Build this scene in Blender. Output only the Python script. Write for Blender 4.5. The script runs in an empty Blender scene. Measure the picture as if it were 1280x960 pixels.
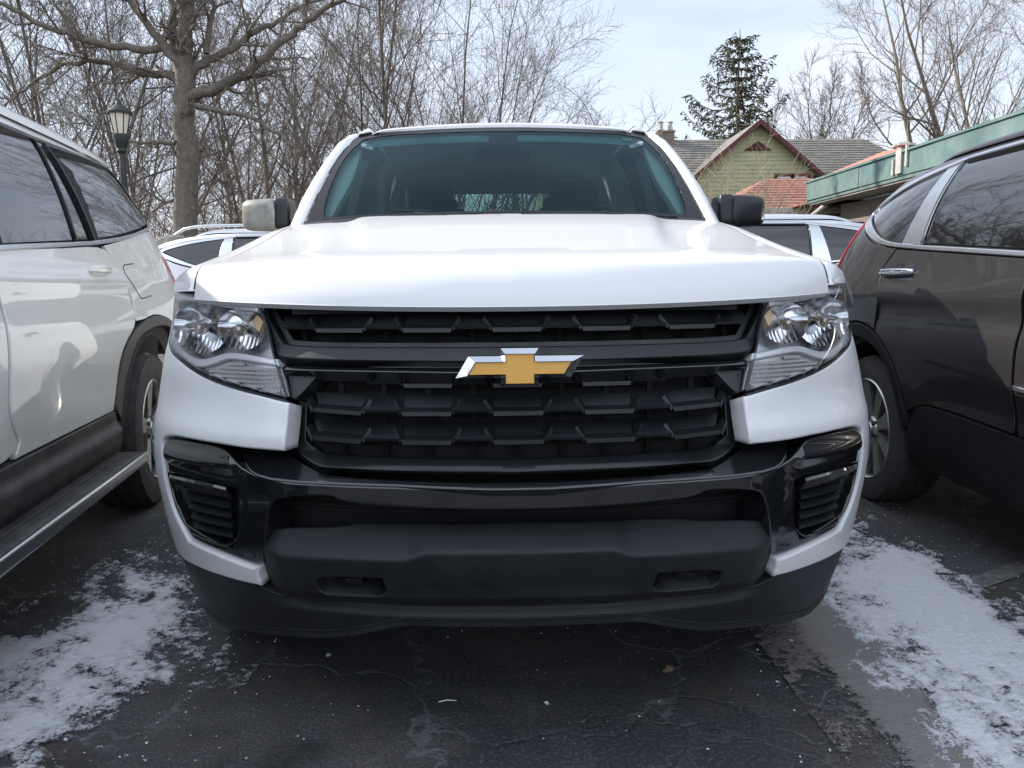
import bpy, math, random
import numpy as np
from mathutils import Vector, Matrix, Euler
from mathutils.geometry import delaunay_2d_cdt

R = math.radians
scene = bpy.context.scene
COL = scene.collection
random.seed(4)

# ------------------------------------------------------------------ camera
cam_d = bpy.data.cameras.new('camera')
cam_d.sensor_width = 36.0
cam_d.lens = 1036.0 / 1280.0 * 36.0
cam_d.clip_start = 0.05
cam_d.clip_end = 2000.0
cam = bpy.data.objects.new('camera', cam_d)
COL.objects.link(cam)
cam.matrix_world = (Matrix.Translation((-0.05, -1.67, 1.04)) @ Matrix.Rotation(R(-1.22), 4, 'Z')
                    @ Matrix.Rotation(R(90 - 6.8), 4, 'X') @ Matrix.Rotation(R(-0.6), 4, 'Z'))
scene.camera = cam

# ------------------------------------------------------------------ sky and sun
TO_SUN = Vector((-1.02, 0.42, 0.69)).normalized()
SUN_EL = math.asin(TO_SUN.z)
SUN_AZ = math.atan2(TO_SUN.x, TO_SUN.y)          # clockwise from +Y
world = bpy.data.worlds.new('World')
scene.world = world
world.use_nodes = True
wn, wl = world.node_tree.nodes, world.node_tree.links
wn.clear()
w_out = wn.new('ShaderNodeOutputWorld')
w_bg = wn.new('ShaderNodeBackground')
w_bg.inputs['Strength'].default_value = 0.125
sky = wn.new('ShaderNodeTexSky')
sky.sky_type = 'NISHITA'
sky.sun_disc = False
sky.sun_elevation = SUN_EL
sky.sun_rotation = SUN_AZ
sky.air_density = 1.0
sky.dust_density = 1.2
sky.ozone_density = 1.5
# thin high cloud over the clear sky
tc = wn.new('ShaderNodeTexCoord')
mp = wn.new('ShaderNodeMapping')
mp.inputs['Scale'].default_value = (1.0, 1.0, 3.2)
nz = wn.new('ShaderNodeTexNoise')
nz.inputs['Scale'].default_value = 1.7
nz.inputs['Detail'].default_value = 7.0
nz.inputs['Roughness'].default_value = 0.55
nz.inputs['Distortion'].default_value = 0.4
rmp = wn.new('ShaderNodeMapRange')
rmp.inputs['From Min'].default_value = 0.34
rmp.inputs['From Max'].default_value = 0.66
rmp.inputs['To Min'].default_value = 0.42
rmp.inputs['To Max'].default_value = 0.9
mixc = wn.new('ShaderNodeMix')
mixc.data_type = 'RGBA'
mixc.inputs['B'].default_value = (6.3, 6.7, 7.6, 1)
wl.new(tc.outputs['Generated'], mp.inputs['Vector'])
wl.new(mp.outputs['Vector'], nz.inputs['Vector'])
wl.new(nz.outputs['Fac'], rmp.inputs['Value'])
wl.new(rmp.outputs['Result'], mixc.inputs['Factor'])
sepd = wn.new('ShaderNodeSeparateXYZ')
wl.new(tc.outputs['Generated'], sepd.inputs['Vector'])
cmr = wn.new('ShaderNodeMapRange')          # cloud brightened on the unseen -Y side, added fill for the shaded fronts
cmr.inputs['From Min'].default_value = -0.7; cmr.inputs['From Max'].default_value = 0.45
cmr.inputs['To Min'].default_value = 1.5; cmr.inputs['To Max'].default_value = 0.86
cmul = wn.new('ShaderNodeVectorMath'); cmul.operation = 'SCALE'
cmul.inputs[0].default_value = (6.3, 6.8, 7.8)
wl.new(sepd.outputs['Y'], cmr.inputs['Value'])
wl.new(cmr.outputs['Result'], cmul.inputs['Scale'])
wl.new(cmul.outputs['Vector'], mixc.inputs['B'])
wl.new(sky.outputs['Color'], mixc.inputs['A'])
wl.new(mixc.outputs['Result'], w_bg.inputs['Color'])
wl.new(w_bg.outputs['Background'], w_out.inputs['Surface'])

sun_d = bpy.data.lights.new('sun', 'SUN')
sun_d.energy = 5.0
sun_d.angle = R(0.55)
sun_d.color = (1.0, 0.925, 0.81)
sun = bpy.data.objects.new('sun', sun_d)
sun.rotation_euler = (-TO_SUN).to_track_quat('-Z', 'Y').to_euler()
COL.objects.link(sun)

vs = scene.view_settings
vs.view_transform = 'Standard'
vs.look = 'None'
vs.gamma = 1.0
vs.exposure = 0.60
vs.use_curve_mapping = False
scene.cycles.max_bounces = 10
scene.cycles.transparent_max_bounces = 24
scene.cycles.caustics_reflective = False
scene.cycles.caustics_refractive = False

# ------------------------------------------------------------------ materials
def new_mat(name):
    m = bpy.data.materials.new(name)
    m.use_nodes = True
    nt = m.node_tree
    b = nt.nodes['Principled BSDF']
    return m, nt, b

def mat(name, col, rough=0.5, metal=0.0, coat=0.0, spec=0.5, var=0.0, vscale=8.0, bump=0.0, bscale=60.0,
        rvar=0.0, col2=None, coat_rough=0.02, dirt=None):
    """Principled material; var mixes towards col2 with noise, bump adds fine relief."""
    m, nt, b = new_mat(name)
    N, L = nt.nodes, nt.links
    c = (*col, 1)
    b.inputs['Base Color'].default_value = c
    b.inputs['Roughness'].default_value = rough
    b.inputs['Metallic'].default_value = metal
    b.inputs['Specular IOR Level'].default_value = spec
    b.inputs['Coat Weight'].default_value = coat
    b.inputs['Coat Roughness'].default_value = coat_rough
    tcn = N.new('ShaderNodeTexCoord')
    last = None
    if var > 0 or rvar > 0:
        n = N.new('ShaderNodeTexNoise')
        n.inputs['Scale'].default_value = vscale
        n.inputs['Detail'].default_value = 6
        n.inputs['Roughness'].default_value = 0.62
        L.new(tcn.outputs['Object'], n.inputs['Vector'])
        mr = N.new('ShaderNodeMapRange')
        mr.inputs['From Min'].default_value = 0.35
        mr.inputs['From Max'].default_value = 0.7
        L.new(n.outputs['Fac'], mr.inputs['Value'])
        if var > 0:
            mx = N.new('ShaderNodeMix'); mx.data_type = 'RGBA'
            mx.inputs['A'].default_value = c
            k2 = col2 if col2 else tuple(x * (1 - var) for x in col)
            mx.inputs['B'].default_value = (*k2, 1)
            L.new(mr.outputs['Result'], mx.inputs['Factor'])
            L.new(mx.outputs['Result'], b.inputs['Base Color'])
            last = mx
        if rvar > 0:
            m2 = N.new('ShaderNodeMapRange')
            m2.inputs['To Min'].default_value = rough
            m2.inputs['To Max'].default_value = min(1, rough + rvar)
            L.new(mr.outputs['Result'], m2.inputs['Value'])
            L.new(m2.outputs['Result'], b.inputs['Roughness'])
    if dirt:   # road film that thins out with height: (z0, z1, colour, amount)
        z0, z1, dc, amt = dirt
        sx = N.new('ShaderNodeSeparateXYZ')
        L.new(tcn.outputs['Object'], sx.inputs['Vector'])
        n = N.new('ShaderNodeTexNoise'); n.inputs['Scale'].default_value = 9; n.inputs['Detail'].default_value = 8
        L.new(tcn.outputs['Object'], n.inputs['Vector'])
        mr = N.new('ShaderNodeMapRange')
        mr.inputs['From Min'].default_value = z1; mr.inputs['From Max'].default_value = z0
        L.new(sx.outputs['Z'], mr.inputs['Value'])
        mu = N.new('ShaderNodeMath'); mu.operation = 'MULTIPLY'
        L.new(mr.outputs['Result'], mu.inputs[0]); L.new(n.outputs['Fac'], mu.inputs[1])
        m3 = N.new('ShaderNodeMath'); m3.operation = 'MULTIPLY'; m3.use_clamp = True
        L.new(mu.outputs[0], m3.inputs[0]); m3.inputs[1].default_value = amt
        mx = N.new('ShaderNodeMix'); mx.data_type = 'RGBA'
        mx.inputs['B'].default_value = (*dc, 1)
        if last: L.new(last.outputs['Result'], mx.inputs['A'])
        else: mx.inputs['A'].default_value = c
        L.new(m3.outputs[0], mx.inputs['Factor'])
        L.new(mx.outputs['Result'], b.inputs['Base Color'])
        m4 = N.new('ShaderNodeMapRange')
        m4.inputs['To Min'].default_value = rough; m4.inputs['To Max'].default_value = 0.8
        L.new(m3.outputs[0], m4.inputs['Value']); L.new(m4.outputs['Result'], b.inputs['Roughness'])
        m5 = N.new('ShaderNodeMapRange')
        m5.inputs['To Min'].default_value = coat; m5.inputs['To Max'].default_value = 0
        L.new(m3.outputs[0], m5.inputs['Value']); L.new(m5.outputs['Result'], b.inputs['Coat Weight'])
    if bump > 0:
        n = N.new('ShaderNodeTexNoise')
        n.inputs['Scale'].default_value = bscale
        n.inputs['Detail'].default_value = 4
        L.new(tcn.outputs['Object'], n.inputs['Vector'])
        bp = N.new('ShaderNodeBump')
        bp.inputs['Strength'].default_value = bump
        bp.inputs['Distance'].default_value = 0.01
        L.new(n.outputs['Fac'], bp.inputs['Height'])
        L.new(bp.outputs['Normal'], b.inputs['Normal'])
    return m

def glass_mat(name, tint, refl=1.0, ior=1.5, rough=0.0, film=0.0, film_col=(.5, .5, .5)):
    """Thin pane: tinted see-through plus a mirror reflection that follows Fresnel."""
    m = bpy.data.materials.new(name); m.use_nodes = True
    N, L = m.node_tree.nodes, m.node_tree.links
    N.clear()
    o = N.new('ShaderNodeOutputMaterial')
    t = N.new('ShaderNodeBsdfTransparent'); t.inputs['Color'].default_value = (*tint, 1)
    g = N.new('ShaderNodeBsdfGlossy'); g.inputs['Roughness'].default_value = rough
    g.inputs['Color'].default_value = (*(refl if isinstance(refl, tuple) else (refl,) * 3), 1)
    f = N.new('ShaderNodeFresnel'); f.inputs['IOR'].default_value = ior
    mx = N.new('ShaderNodeMixShader')
    L.new(f.outputs[0], mx.inputs[0]); L.new(t.outputs[0], mx.inputs[1]); L.new(g.outputs[0], mx.inputs[2])
    last = mx
    if film > 0:     # dusty film on the pane
        d = N.new('ShaderNodeBsdfDiffuse'); d.inputs['Color'].default_value = (*film_col, 1)
        tcn = N.new('ShaderNodeTexCoord'); n = N.new('ShaderNodeTexNoise'); n.inputs['Scale'].default_value = 5
        n.inputs['Detail'].default_value = 8
        L.new(tcn.outputs['Object'], n.inputs['Vector'])
        mu = N.new('ShaderNodeMath'); mu.operation = 'MULTIPLY'; mu.inputs[1].default_value = film
        L.new(n.outputs['Fac'], mu.inputs[0])
        m2 = N.new('ShaderNodeMixShader')
        L.new(mu.outputs[0], m2.inputs[0]); L.new(mx.outputs[0], m2.inputs[1]); L.new(d.outputs[0], m2.inputs[2])
        last = m2
    L.new(last.outputs[0], o.inputs['Surface'])
    return m

M = dict(
    truck_white=mat('truck_white_paint', (.745, .755, .765), .36, coat=.62, coat_rough=.03, rvar=.08, vscale=3, dirt=(.3, .95, (.40, .39, .37), .5)),
    pearl=mat('pearl_white_paint', (.82, .82, .78), .30, coat=1.0, rvar=.1, vscale=4, dirt=(.45, 1.05, (.42, .40, .36), .55)),
    plain_white=mat('plain_white_paint', (.74, .75, .76), .35, coat=.9),
    silver=mat('silver_paint', (.62, .65, .69), .30, metal=.55, coat=.9),
    graphite=mat('graphite_paint', (.010, .010, .012), .36, metal=.1, coat=.38, spec=.25, var=.4, vscale=3.0, col2=(.018, .0165, .016),
                 bump=.02, bscale=400, dirt=(.3, 1.25, (.12, .10, .085), .13)),
    gloss_black=mat('gloss_black_plastic', (.008, .009, .011), .06, coat=1.0, rvar=.05, vscale=12),
    satin_black=mat('satin_black_plastic', (.012, .0135, .016), .30, spec=.5, rvar=.15, vscale=10, bump=.05, bscale=500),
    matte_black=mat('matte_grained_plastic', (.0095, .0105, .013), .46, spec=.4, rvar=.2, vscale=7, bump=.12, bscale=600, var=.5, col2=(.017, .018, .020)),
    cladding=mat('grey_cladding_plastic', (.026, .027, .029), .6, var=.6, vscale=12, col2=(.085, .08, .072), bump=.1, bscale=300),
    dark=mat('dark_void_plastic', (.006, .006, .007), .8),
    chrome=mat('chrome', (.82, .84, .87), .06, metal=1.0, rvar=.05, vscale=20),
    soft_chrome=mat('satin_chrome', (.70, .72, .74), .22, metal=1.0),
    gold=mat('gold_badge', (.80, .44, .10), .42, metal=.1, coat=.5, bump=.03, bscale=1200),
    lens_dark=mat('lamp_housing', (.42, .43, .45), .22, metal=.85, rvar=.2, vscale=30),
    reflector=mat('lamp_reflector', (.93, .94, .96), .12, metal=1.0),
    lamp_trim=mat('silver_lamp_trim', (.90, .91, .93), .28, metal=.25, coat=.5),
    lower_black=mat('dark_lower_plastic', (.008, .0085, .010), .6, spec=.2, var=.5, vscale=10, col2=(.018, .017, .016)),
    ribbed=mat('ribbed_reflector', (.62, .62, .62), .22, metal=.6),
    bulb=mat('bulb_glass', (.50, .42, .34), .15, metal=.5, coat=1),
    amber=mat('amber_reflector', (.7, .32, .05), .25, coat=1),
    red_lens=mat('red_lamp_lens', (.55, .02, .035), .15, coat=1, var=.3, vscale=30),
    clear_lens=glass_mat('clear_lamp_lens', (.96, .97, .98), ior=1.33),
    windshield=glass_mat('windshield_glass', (.44, .60, .60), refl=(.30, .43, .49), ior=1.45, film=.010),
    side_glass=glass_mat('side_glass', (.46, .62, .56), ior=1.5),
    privacy=mat('privacy_glass', (.006, .007, .008), .02, spec=.75, coat=.6),
    frit=mat('black_glass_border', (.010, .010, .012), .22, spec=.18),
    rubber=mat('tyre_rubber', (.028, .028, .029), .78, var=.6, vscale=14, col2=(.06, .058, .055), bump=.15, bscale=250),
    alloy=mat('machined_alloy', (.62, .61, .58), .28, metal=.9, var=.3, vscale=20),
    alloy_dark=mat('painted_alloy_pocket', (.03, .03, .032), .4),
    brake=mat('brake_disc_steel', (.28, .26, .24), .45, metal=.8),
    fabric=mat('dark_seat_cloth', (.022, .023, .026), .9, bump=.3, bscale=500),
    interior=mat('interior_plastic', (.012, .013, .015), .6),
    headliner=mat('grey_headliner', (.55, .55, .54), .9),
    sticker=mat('pale_sticker', (.45, .62, .6), .5),
)

# ------------------------------------------------------------------ object helpers
def tag(o, label=None, cat=None, group=None, kind=None):
    if label: o['label'] = label
    if cat: o['category'] = cat
    if group: o['group'] = group
    if kind: o['kind'] = kind
    return o

def empty(name, loc=(0, 0, 0), rz=0.0):
    o = bpy.data.objects.new(name, None)
    o.empty_display_size = .3
    COL.objects.link(o)
    o.location = loc
    o.rotation_euler = (0, 0, rz)
    return o

def link_mesh(name, V, F, material, parent=None, N=None, smooth=False, mats=None, fmat=None):
    me = bpy.data.meshes.new(name)
    V = np.asarray(V, dtype=np.float64)
    me.from_pydata(V.tolist() if len(V) else [], [], [tuple(int(i) for i in f) for f in F])
    if mats:
        for m_ in mats: me.materials.append(m_)
        if fmat is not None: me.polygons.foreach_set('material_index', np.asarray(fmat, dtype=np.int32))
    elif material: me.materials.append(material)
    if smooth or N is not None:
        me.polygons.foreach_set('use_smooth', np.ones(len(me.polygons), dtype=bool))
    me.update()
    if N is not None:
        me.normals_split_custom_set_from_vertices([tuple(n) for n in np.asarray(N).tolist()])
    o = bpy.data.objects.new(name, me)
    COL.objects.link(o)
    if parent: o.parent = parent
    return o

def copy_tree(o, parent=None):
    c = o.copy(); COL.objects.link(c); c.parent = parent
    for ch in list(o.children): copy_tree(ch, c)
    return c

class MB:
    """collects faces for one mesh"""
    def __init__(s): s.v = []; s.f = []; s.n = 0; s.m = []
    def add(s, V, F, mi=0):
        s.v.append(np.asarray(V, float)); s.f += [tuple(i + s.n for i in f) for f in F]; s.n += len(V)
        s.m += [mi] * len(F)
        return s
    def box(s, c, d, rz=0.0, mi=0, taper=1.0):
        x, y, z = d[0] / 2, d[1] / 2, d[2] / 2
        P = np.array([(-x, -y, -z), (x, -y, -z), (x, y, -z), (-x, y, -z), (-x, -y, z), (x, -y, z), (x, y, z), (-x, y, z)])
        P[4:, :2] *= taper
        if rz:
            cs, sn = math.cos(rz), math.sin(rz)
            P[:, :2] = np.stack([P[:, 0] * cs - P[:, 1] * sn, P[:, 0] * sn + P[:, 1] * cs], 1)
        return s.add(P + np.array(c), [(0, 3, 2, 1), (4, 5, 6, 7), (0, 1, 5, 4), (1, 2, 6, 5), (2, 3, 7, 6), (3, 0, 4, 7)], mi)
    def prism(s, poly, a, b, mi=0, axis='y'):
        """poly in the two other axes, swept from a to b"""
        n = len(poly)
        def P(u, w, t):
            return (u, t, w) if axis == 'y' else ((t, u, w) if axis == 'x' else (u, w, t))
        V = [P(u, w, a) for u, w in poly] + [P(u, w, b) for u, w in poly]
        F = [tuple(range(n)), tuple(range(2 * n - 1, n - 1, -1))] + [(i, i + n, (i + 1) % n + n, (i + 1) % n) for i in range(n)]
        return s.add(V, F, mi)
    def tube(s, pts, rad, k=6, cap=True, mi=0):
        pts = np.asarray(pts, float); n = len(pts)
        rad = np.broadcast_to(np.asarray(rad, float), (n,))
        d = np.gradient(pts, axis=0); d /= np.linalg.norm(d, axis=1)[:, None] + 1e-9
        ref = np.array([0, 0, 1.]) if abs(d[0][2]) < .9 else np.array([1., 0, 0])
        u = np.cross(d, ref); u /= np.linalg.norm(u, axis=1)[:, None] + 1e-9
        w = np.cross(d, u)
        a = np.arange(k) * 2 * math.pi / k
        V = pts[:, None, :] + rad[:, None, None] * (np.cos(a)[None, :, None] * u[:, None, :] + np.sin(a)[None, :, None] * w[:, None, :])
        V = V.reshape(-1, 3); F = []
        for i in range(n - 1):
            for j in range(k):
                q = (j + 1) % k
                F.append((i * k + j, i * k + q, (i + 1) * k + q, (i + 1) * k + j))
        if cap:
            F.append(tuple(range(k - 1, -1, -1))); F.append(tuple((n - 1) * k + j for j in range(k)))
        return s.add(V, F, mi)
    def lathe(s, prof, axis='x', c=(0, 0, 0), k=48, mi=0, a0=0, a1=2 * math.pi):
        """prof: (along axis, radius)"""
        full = abs(a1 - a0 - 2 * math.pi) < 1e-6
        m = k if full else k + 1
        a = a0 + (a1 - a0) * np.arange(m) / k
        V = []
        for h, r in prof:
            for t in a:
                p = (h, r * math.cos(t), r * math.sin(t)) if axis == 'x' else ((r * math.cos(t), r * math.sin(t), h) if axis == 'z' else (r * math.cos(t), h, r * math.sin(t)))
                V.append(p)
        F = []
        for i in range(len(prof) - 1):
            for j in range(k):
                q = (j + 1) % m
                F.append((i * m + j, i * m + q, (i + 1) * m + q, (i + 1) * m + j))
        return s.add(np.array(V) + np.array(c), F, mi)
    def build(s, name, material, parent=None, smooth=False, mats=None):
        V = np.vstack(s.v) if s.v else np.zeros((0, 3))
        return link_mesh(name, V, s.f, material, parent, None, smooth, mats, s.m if mats else None)

def auto_smooth(o, ang=35):
    """shade smooth but keep edges sharper than ang"""
    me = o.data
    me.polygons.foreach_set('use_smooth', np.ones(len(me.polygons), dtype=bool))
    me.set_sharp_from_angle(angle=R(ang))
    return o

# ------------------------------------------------------------------ curved-surface patches
def resample(poly, sp):
    out = []
    n = len(poly)
    for i in range(n):
        p, q = np.array(poly[i], float), np.array(poly[(i + 1) % n], float)
        k = max(1, int(math.ceil(np.linalg.norm(q - p) / sp)))
        for j in range(k): out.append(p + (q - p) * j / k)
    return np.array(out)

def rounded(poly, ang=42, it=2):
    """round the gentle corners of a traced outline and keep the sharp ones"""
    for _ in range(it):
        n = len(poly); o = []
        for i in range(n):
            a, b, c = (np.array(poly[(i + k) % n], float) for k in (-1, 0, 1))
            u, w = b - a, c - b
            t = abs(math.degrees(math.atan2(u[0] * w[1] - u[1] * w[0], u @ w)))
            if t > ang or t < 2: o.append(tuple(b))
            else: o += [tuple(b - u * .25), tuple(b + w * .25)]
        poly = o
    return poly

def area(p):
    p = np.asarray(p); x, y = p[:, 0], p[:, 1]
    return .5 * np.sum(x * np.roll(y, -1) - np.roll(x, -1) * y)

def inset(p, r):
    d1 = p - np.roll(p, 1, 0); d2 = np.roll(p, -1, 0) - p
    d1 /= np.linalg.norm(d1, axis=1)[:, None] + 1e-12; d2 /= np.linalg.norm(d2, axis=1)[:, None] + 1e-12
    n1 = np.stack([-d1[:, 1], d1[:, 0]], 1); n2 = np.stack([-d2[:, 1], d2[:, 0]], 1)
    m = n1 + n2; L = np.linalg.norm(m, axis=1)[:, None]; m /= L + 1e-9
    c = np.maximum(.55, np.sum(m * n1, 1))[:, None]
    return p + m * r / c, -m

def inside(P, poly):
    x, y = P[:, 0], P[:, 1]; c = np.zeros(len(P), bool)
    n = len(poly); j = n - 1
    for i in range(n):
        xi, yi = poly[i]; xj, yj = poly[j]
        if yi != yj:
            c ^= ((yi > y) != (yj > y)) & (x < (xj - xi) * (y - yi) / (yj - yi) + xi)
        j = i
    return c

def edist(P, poly):
    A = poly; B = np.roll(poly, -1, 0); D = B - A; L2 = np.sum(D * D, 1) + 1e-14
    best = np.full(len(P), 1e9)
    for a, d, l in zip(A, D, L2):
        t = np.clip(((P - a) @ d) / l, 0, 1)
        best = np.minimum(best, np.linalg.norm(P - a - t[:, None] * d, axis=1))
    return best

def normals(surf, a, b, e=2e-3):
    da = surf(a + e, b) - surf(a - e, b); db = surf(a, b + e) - surf(a, b - e)
    n = np.cross(da, db)
    return n / (np.linalg.norm(n, axis=1)[:, None] + 1e-12), da / (2 * e), db / (2 * e)

def patch(outline, surf, sp=.02, r=.003, depth=.012, holes=(), rnd=True):
    """A sheet cut to `outline` on a curved surface, with rolled edges and a rim. returns (V, N, F)"""
    loops = [outline] + list(holes)
    V, N, F = [], [], []
    cnt = 0
    inner_loops = []
    for li, lp in enumerate(loops):
        lp = rounded(lp) if rnd else list(lp)
        p = resample(lp, sp)
        keep = np.linalg.norm(p - np.roll(p, 1, 0), axis=1) > 1e-5
        p = p[keep]
        if (area(p) < 0) == (li == 0): p = p[::-1]
        q, outw = inset(p, r)
        inner_loops.append(q)
        n, da, db = normals(surf, p[:, 0], p[:, 1])
        S0 = surf(q[:, 0], q[:, 1]); S1 = surf(p[:, 0], p[:, 1])
        nin, _, _ = normals(surf, q[:, 0], q[:, 1])
        o3 = da * outw[:, :1] + db * outw[:, 1:]
        o3 -= n * np.sum(o3 * n, 1)[:, None]
        o3 /= np.linalg.norm(o3, axis=1)[:, None] + 1e-12
        mid = (n + o3); mid /= np.linalg.norm(mid, axis=1)[:, None]
        rings = [(S0, nin), (S1 - n * r * .29 - o3 * r * .29, mid), (S1 - n * r, o3), (S1 - n * (r + depth), o3)]
        k = len(p)
        for P_, N_ in rings: V.append(P_); N.append(N_)
        for a in range(3):
            for i in range(k):
                j = (i + 1) % k
                F.append((cnt + a * k + i, cnt + (a + 1) * k + i, cnt + (a + 1) * k + j, cnt + a * k + j))
        cnt += 4 * k
    # interior
    O = inner_loops[0]; H = inner_loops[1:]
    x0, y0 = O.min(0); x1, y1 = O.max(0)
    gx = []
    row = 0; y = y0 + sp * .5
    while y < y1:
        xs = np.arange(x0 + (sp * .5 if row % 2 else 0), x1, sp)
        gx.append(np.stack([xs, np.full(len(xs), y)], 1)); y += sp * .866; row += 1
    G = np.vstack(gx) if gx else np.zeros((0, 2))
    if len(G):
        ok = inside(G, O)
        for h in H: ok &= ~inside(G, h)
        G = G[ok]
        if len(G):
            d = edist(G, O)
            for h in H: d = np.minimum(d, edist(G, h))
            G = G[d > sp * .45]
    pts = np.vstack([O] + H + [G]); edges = []; c = 0
    for lp in [O] + H:
        k = len(lp); edges += [(c + i, c + (i + 1) % k) for i in range(k)]; c += k
    res = delaunay_2d_cdt([Vector(q) for q in pts.tolist()], edges, [], 0, 1e-6)
    P2 = np.array([tuple(q) for q in res[0]]); T = [tuple(f) for f in res[2]]
    cen = np.array([P2[list(f)].mean(0) for f in T])
    ok = inside(cen, O)
    for h in H: ok &= ~inside(cen, h)
    S = surf(P2[:, 0], P2[:, 1]); nn, _, _ = normals(surf, P2[:, 0], P2[:, 1])
    V.append(S); N.append(nn)
    for f, k in zip(T, ok):
        if k:
            a, b, d = P2[f[0]], P2[f[1]], P2[f[2]]
            ar = (b[0] - a[0]) * (d[1] - a[1]) - (b[1] - a[1]) * (d[0] - a[0])
            if abs(ar) < 1e-10: continue
            f = f if ar > 0 else f[::-1]
            F.append(tuple(cnt + i for i in f))
    return np.vstack(V), np.vstack(N), F

def mirror(g):
    V, N, F = g
    m = np.array([-1, 1, 1.])
    return V * m, N * m, [tuple(reversed(f)) for f in F]

def join(*gs):
    V, N, F, c = [], [], [], 0
    for v, n, f in gs:
        V.append(v); N.append(n); F += [tuple(i + c for i in q) for q in f]; c += len(v)
    return np.vstack(V), np.vstack(N), F

def mk(name, g, material, parent=None):
    return link_mesh(name, g[0], g[2], material, parent, N=g[1])

def grid(surf, A, B, flip=False):
    """regular quad sheet surf(a, b) -> geo"""
    a, b = np.meshgrid(A, B); a = a.ravel(); b = b.ravel()
    V = surf(a, b); N, _, _ = normals(surf, a, b, 1e-3)
    na, nb = len(A), len(B)
    F = [(j * na + i, j * na + i + 1, (j + 1) * na + i + 1, (j + 1) * na + i) for j in range(nb - 1) for i in range(na - 1)]
    if flip: N = -N; F = [tuple(reversed(f)) for f in F]
    return V, N, F

def ribbon(line, w):
    """outline of a strip of width w round a polyline"""
    p = np.array(line, float); d = np.gradient(p, axis=0); d /= np.linalg.norm(d, axis=1)[:, None]
    n = np.stack([-d[:, 1], d[:, 0]], 1) * w / 2
    return [tuple(q) for q in np.vstack([p - n, (p + n)[::-1]])]

def catmull(P, n=8):
    P = [np.array(p, float) for p in P]
    P = [2 * P[0] - P[1]] + P + [2 * P[-1] - P[-2]]; o = []
    for i in range(1, len(P) - 2):
        p0, p1, p2, p3 = P[i - 1:i + 3]
        for k in range(n):
            t = k / n
            o.append(.5 * (2 * p1 + (p2 - p0) * t + (2 * p0 - 5 * p1 + 4 * p2 - p3) * t * t + (3 * p1 - p0 - 3 * p2 + p3) * t ** 3))
    o.append(P[-2])
    return np.array(o)
# ------------------------------------------------------------------ pickup: shared surfaces (metres, nose at y=0)
_G = [(0, 0), (.2, .01), (.4, .045), (.55, .09), (.67, .15), (.77, .225), (.85, .315), (.9, .41), (.925, .52), (.935, .65), (.94, .9)]
GD = catmull(_G, 30)
GD = np.vstack([GD, [.94, 5.4]])
GS = np.concatenate([[0], np.cumsum(np.hypot(*np.diff(GD, axis=0).T))])
_WZ = catmull(list(zip([.1, .2, .25, .35, .43, .5, .58, .66, .75, .86, .95, 1.03, 1.1, 1.2],
                       [.92, .9526, .9627, .9814, .9934, 1.006, 1.0195, 1.0224, 1.0125, 1.0002, .9831, .9784, .958, .93])), 12)
def Wz(z): return np.interp(z, _WZ[:, 0], _WZ[:, 1])
def _sp(t, k): return k * np.log1p(np.exp(np.clip(t / k, -40, 40)))
def Vz(z): return .02 + .3 * _sp(z - .68, .03) + .35 * _sp(.42 - z, .03)
def TF(a, z, off=0.0):
    """nose and flank of the pickup: a = distance along the plan curve from the middle, z = height"""
    a = np.asarray(a, float); z = np.asarray(z, float)
    s = np.abs(a)
    x = np.interp(s, GS, GD[:, 0]) * Wz(z) * np.sign(a)
    y = np.interp(s, GS, GD[:, 1]) + Vz(z) * np.clip(1 - (s - 1.0) / .6, 0, 1) + off
    return np.stack([x, y, z], 1)
def TFo(off):
    """same surface moved by off(a, z) along y; negative is towards the front"""
    if callable(off): return lambda a, z: TF(a, z, off(a, z))
    def f(a, z):
        return TF(a, z, off)
    return f
def TFn(off):
    """same surface moved along its own normal (outwards positive)"""
    def f(a, z):
        n, _, _ = normals(TF, a, z, 6e-3)
        return TF(a, z) + n * off
    return f
def s_of_y(y): return np.interp(y, GD[:, 1], GS)
def s_of_x(x, z): return np.interp(x / Wz(z), GD[:, 0], GS)

HP = catmull([(0, .994), (.007, 1.018), (.024, 1.052), (.050, 1.082), (.080, 1.098), (.12, 1.107), (.2, 1.119), (.35, 1.139), (.6, 1.178), (.92, 1.233), (1.3, 1.292)], 20)
def hood_lip_y(x):
    z = 1.0
    return np.interp(np.abs(x) / Wz(z), GD[:, 0], GD[:, 1]) + .105
def hood_back_y(x): return 1.28 + .12 * (x / .75) ** 2
def HOOD(x, t):
    x = np.asarray(x, float); t = np.asarray(t, float)
    y0 = hood_lip_y(x); u = (hood_back_y(x) - y0) * np.sign(t) * np.abs(t) ** 1.6
    z = np.interp(u, HP[:, 0], HP[:, 1]) + .024 * (x / .84) ** 2 * np.exp(-np.maximum(u, 0) / .3)
    k = np.clip(u / .12, 0, 1)
    z = z - .034 * np.abs(x / .8) ** 4 * k * (1 - 1.25 * np.clip(u / .9, 0, 1))
    y = y0 + u
    xb = np.interp(y, [.3, .5, 1.1, 1.35], [.37, .40, .50, .54])
    amp = .016 * np.clip((y - .36) / .5, 0, 1) ** .8
    z = z + amp / (1 + np.exp(-(xb - np.abs(x)) / .012))
    return np.stack([x, y, z], 1)
def WIND(x, b):
    x = np.asarray(x, float); b = np.asarray(b, float)
    y = 1.20 + .80 * b + .15 * (x / .72) ** 2 * (1 - .25 * b)
    z = 1.235 + .478 * b - .012 * (x / .6) ** 2 + .018 * np.sin(np.clip(b, 0, 1) * math.pi)
    return np.stack([x, y, z], 1)
_CS = catmull(list(zip([1.0, 1.08, 1.12, 1.2, 1.35, 1.49, 1.61, 1.68, 1.72, 1.745], [.922, .905, .87, .835, .775, .738, .70, .665, .62, .56])), 8)
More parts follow.
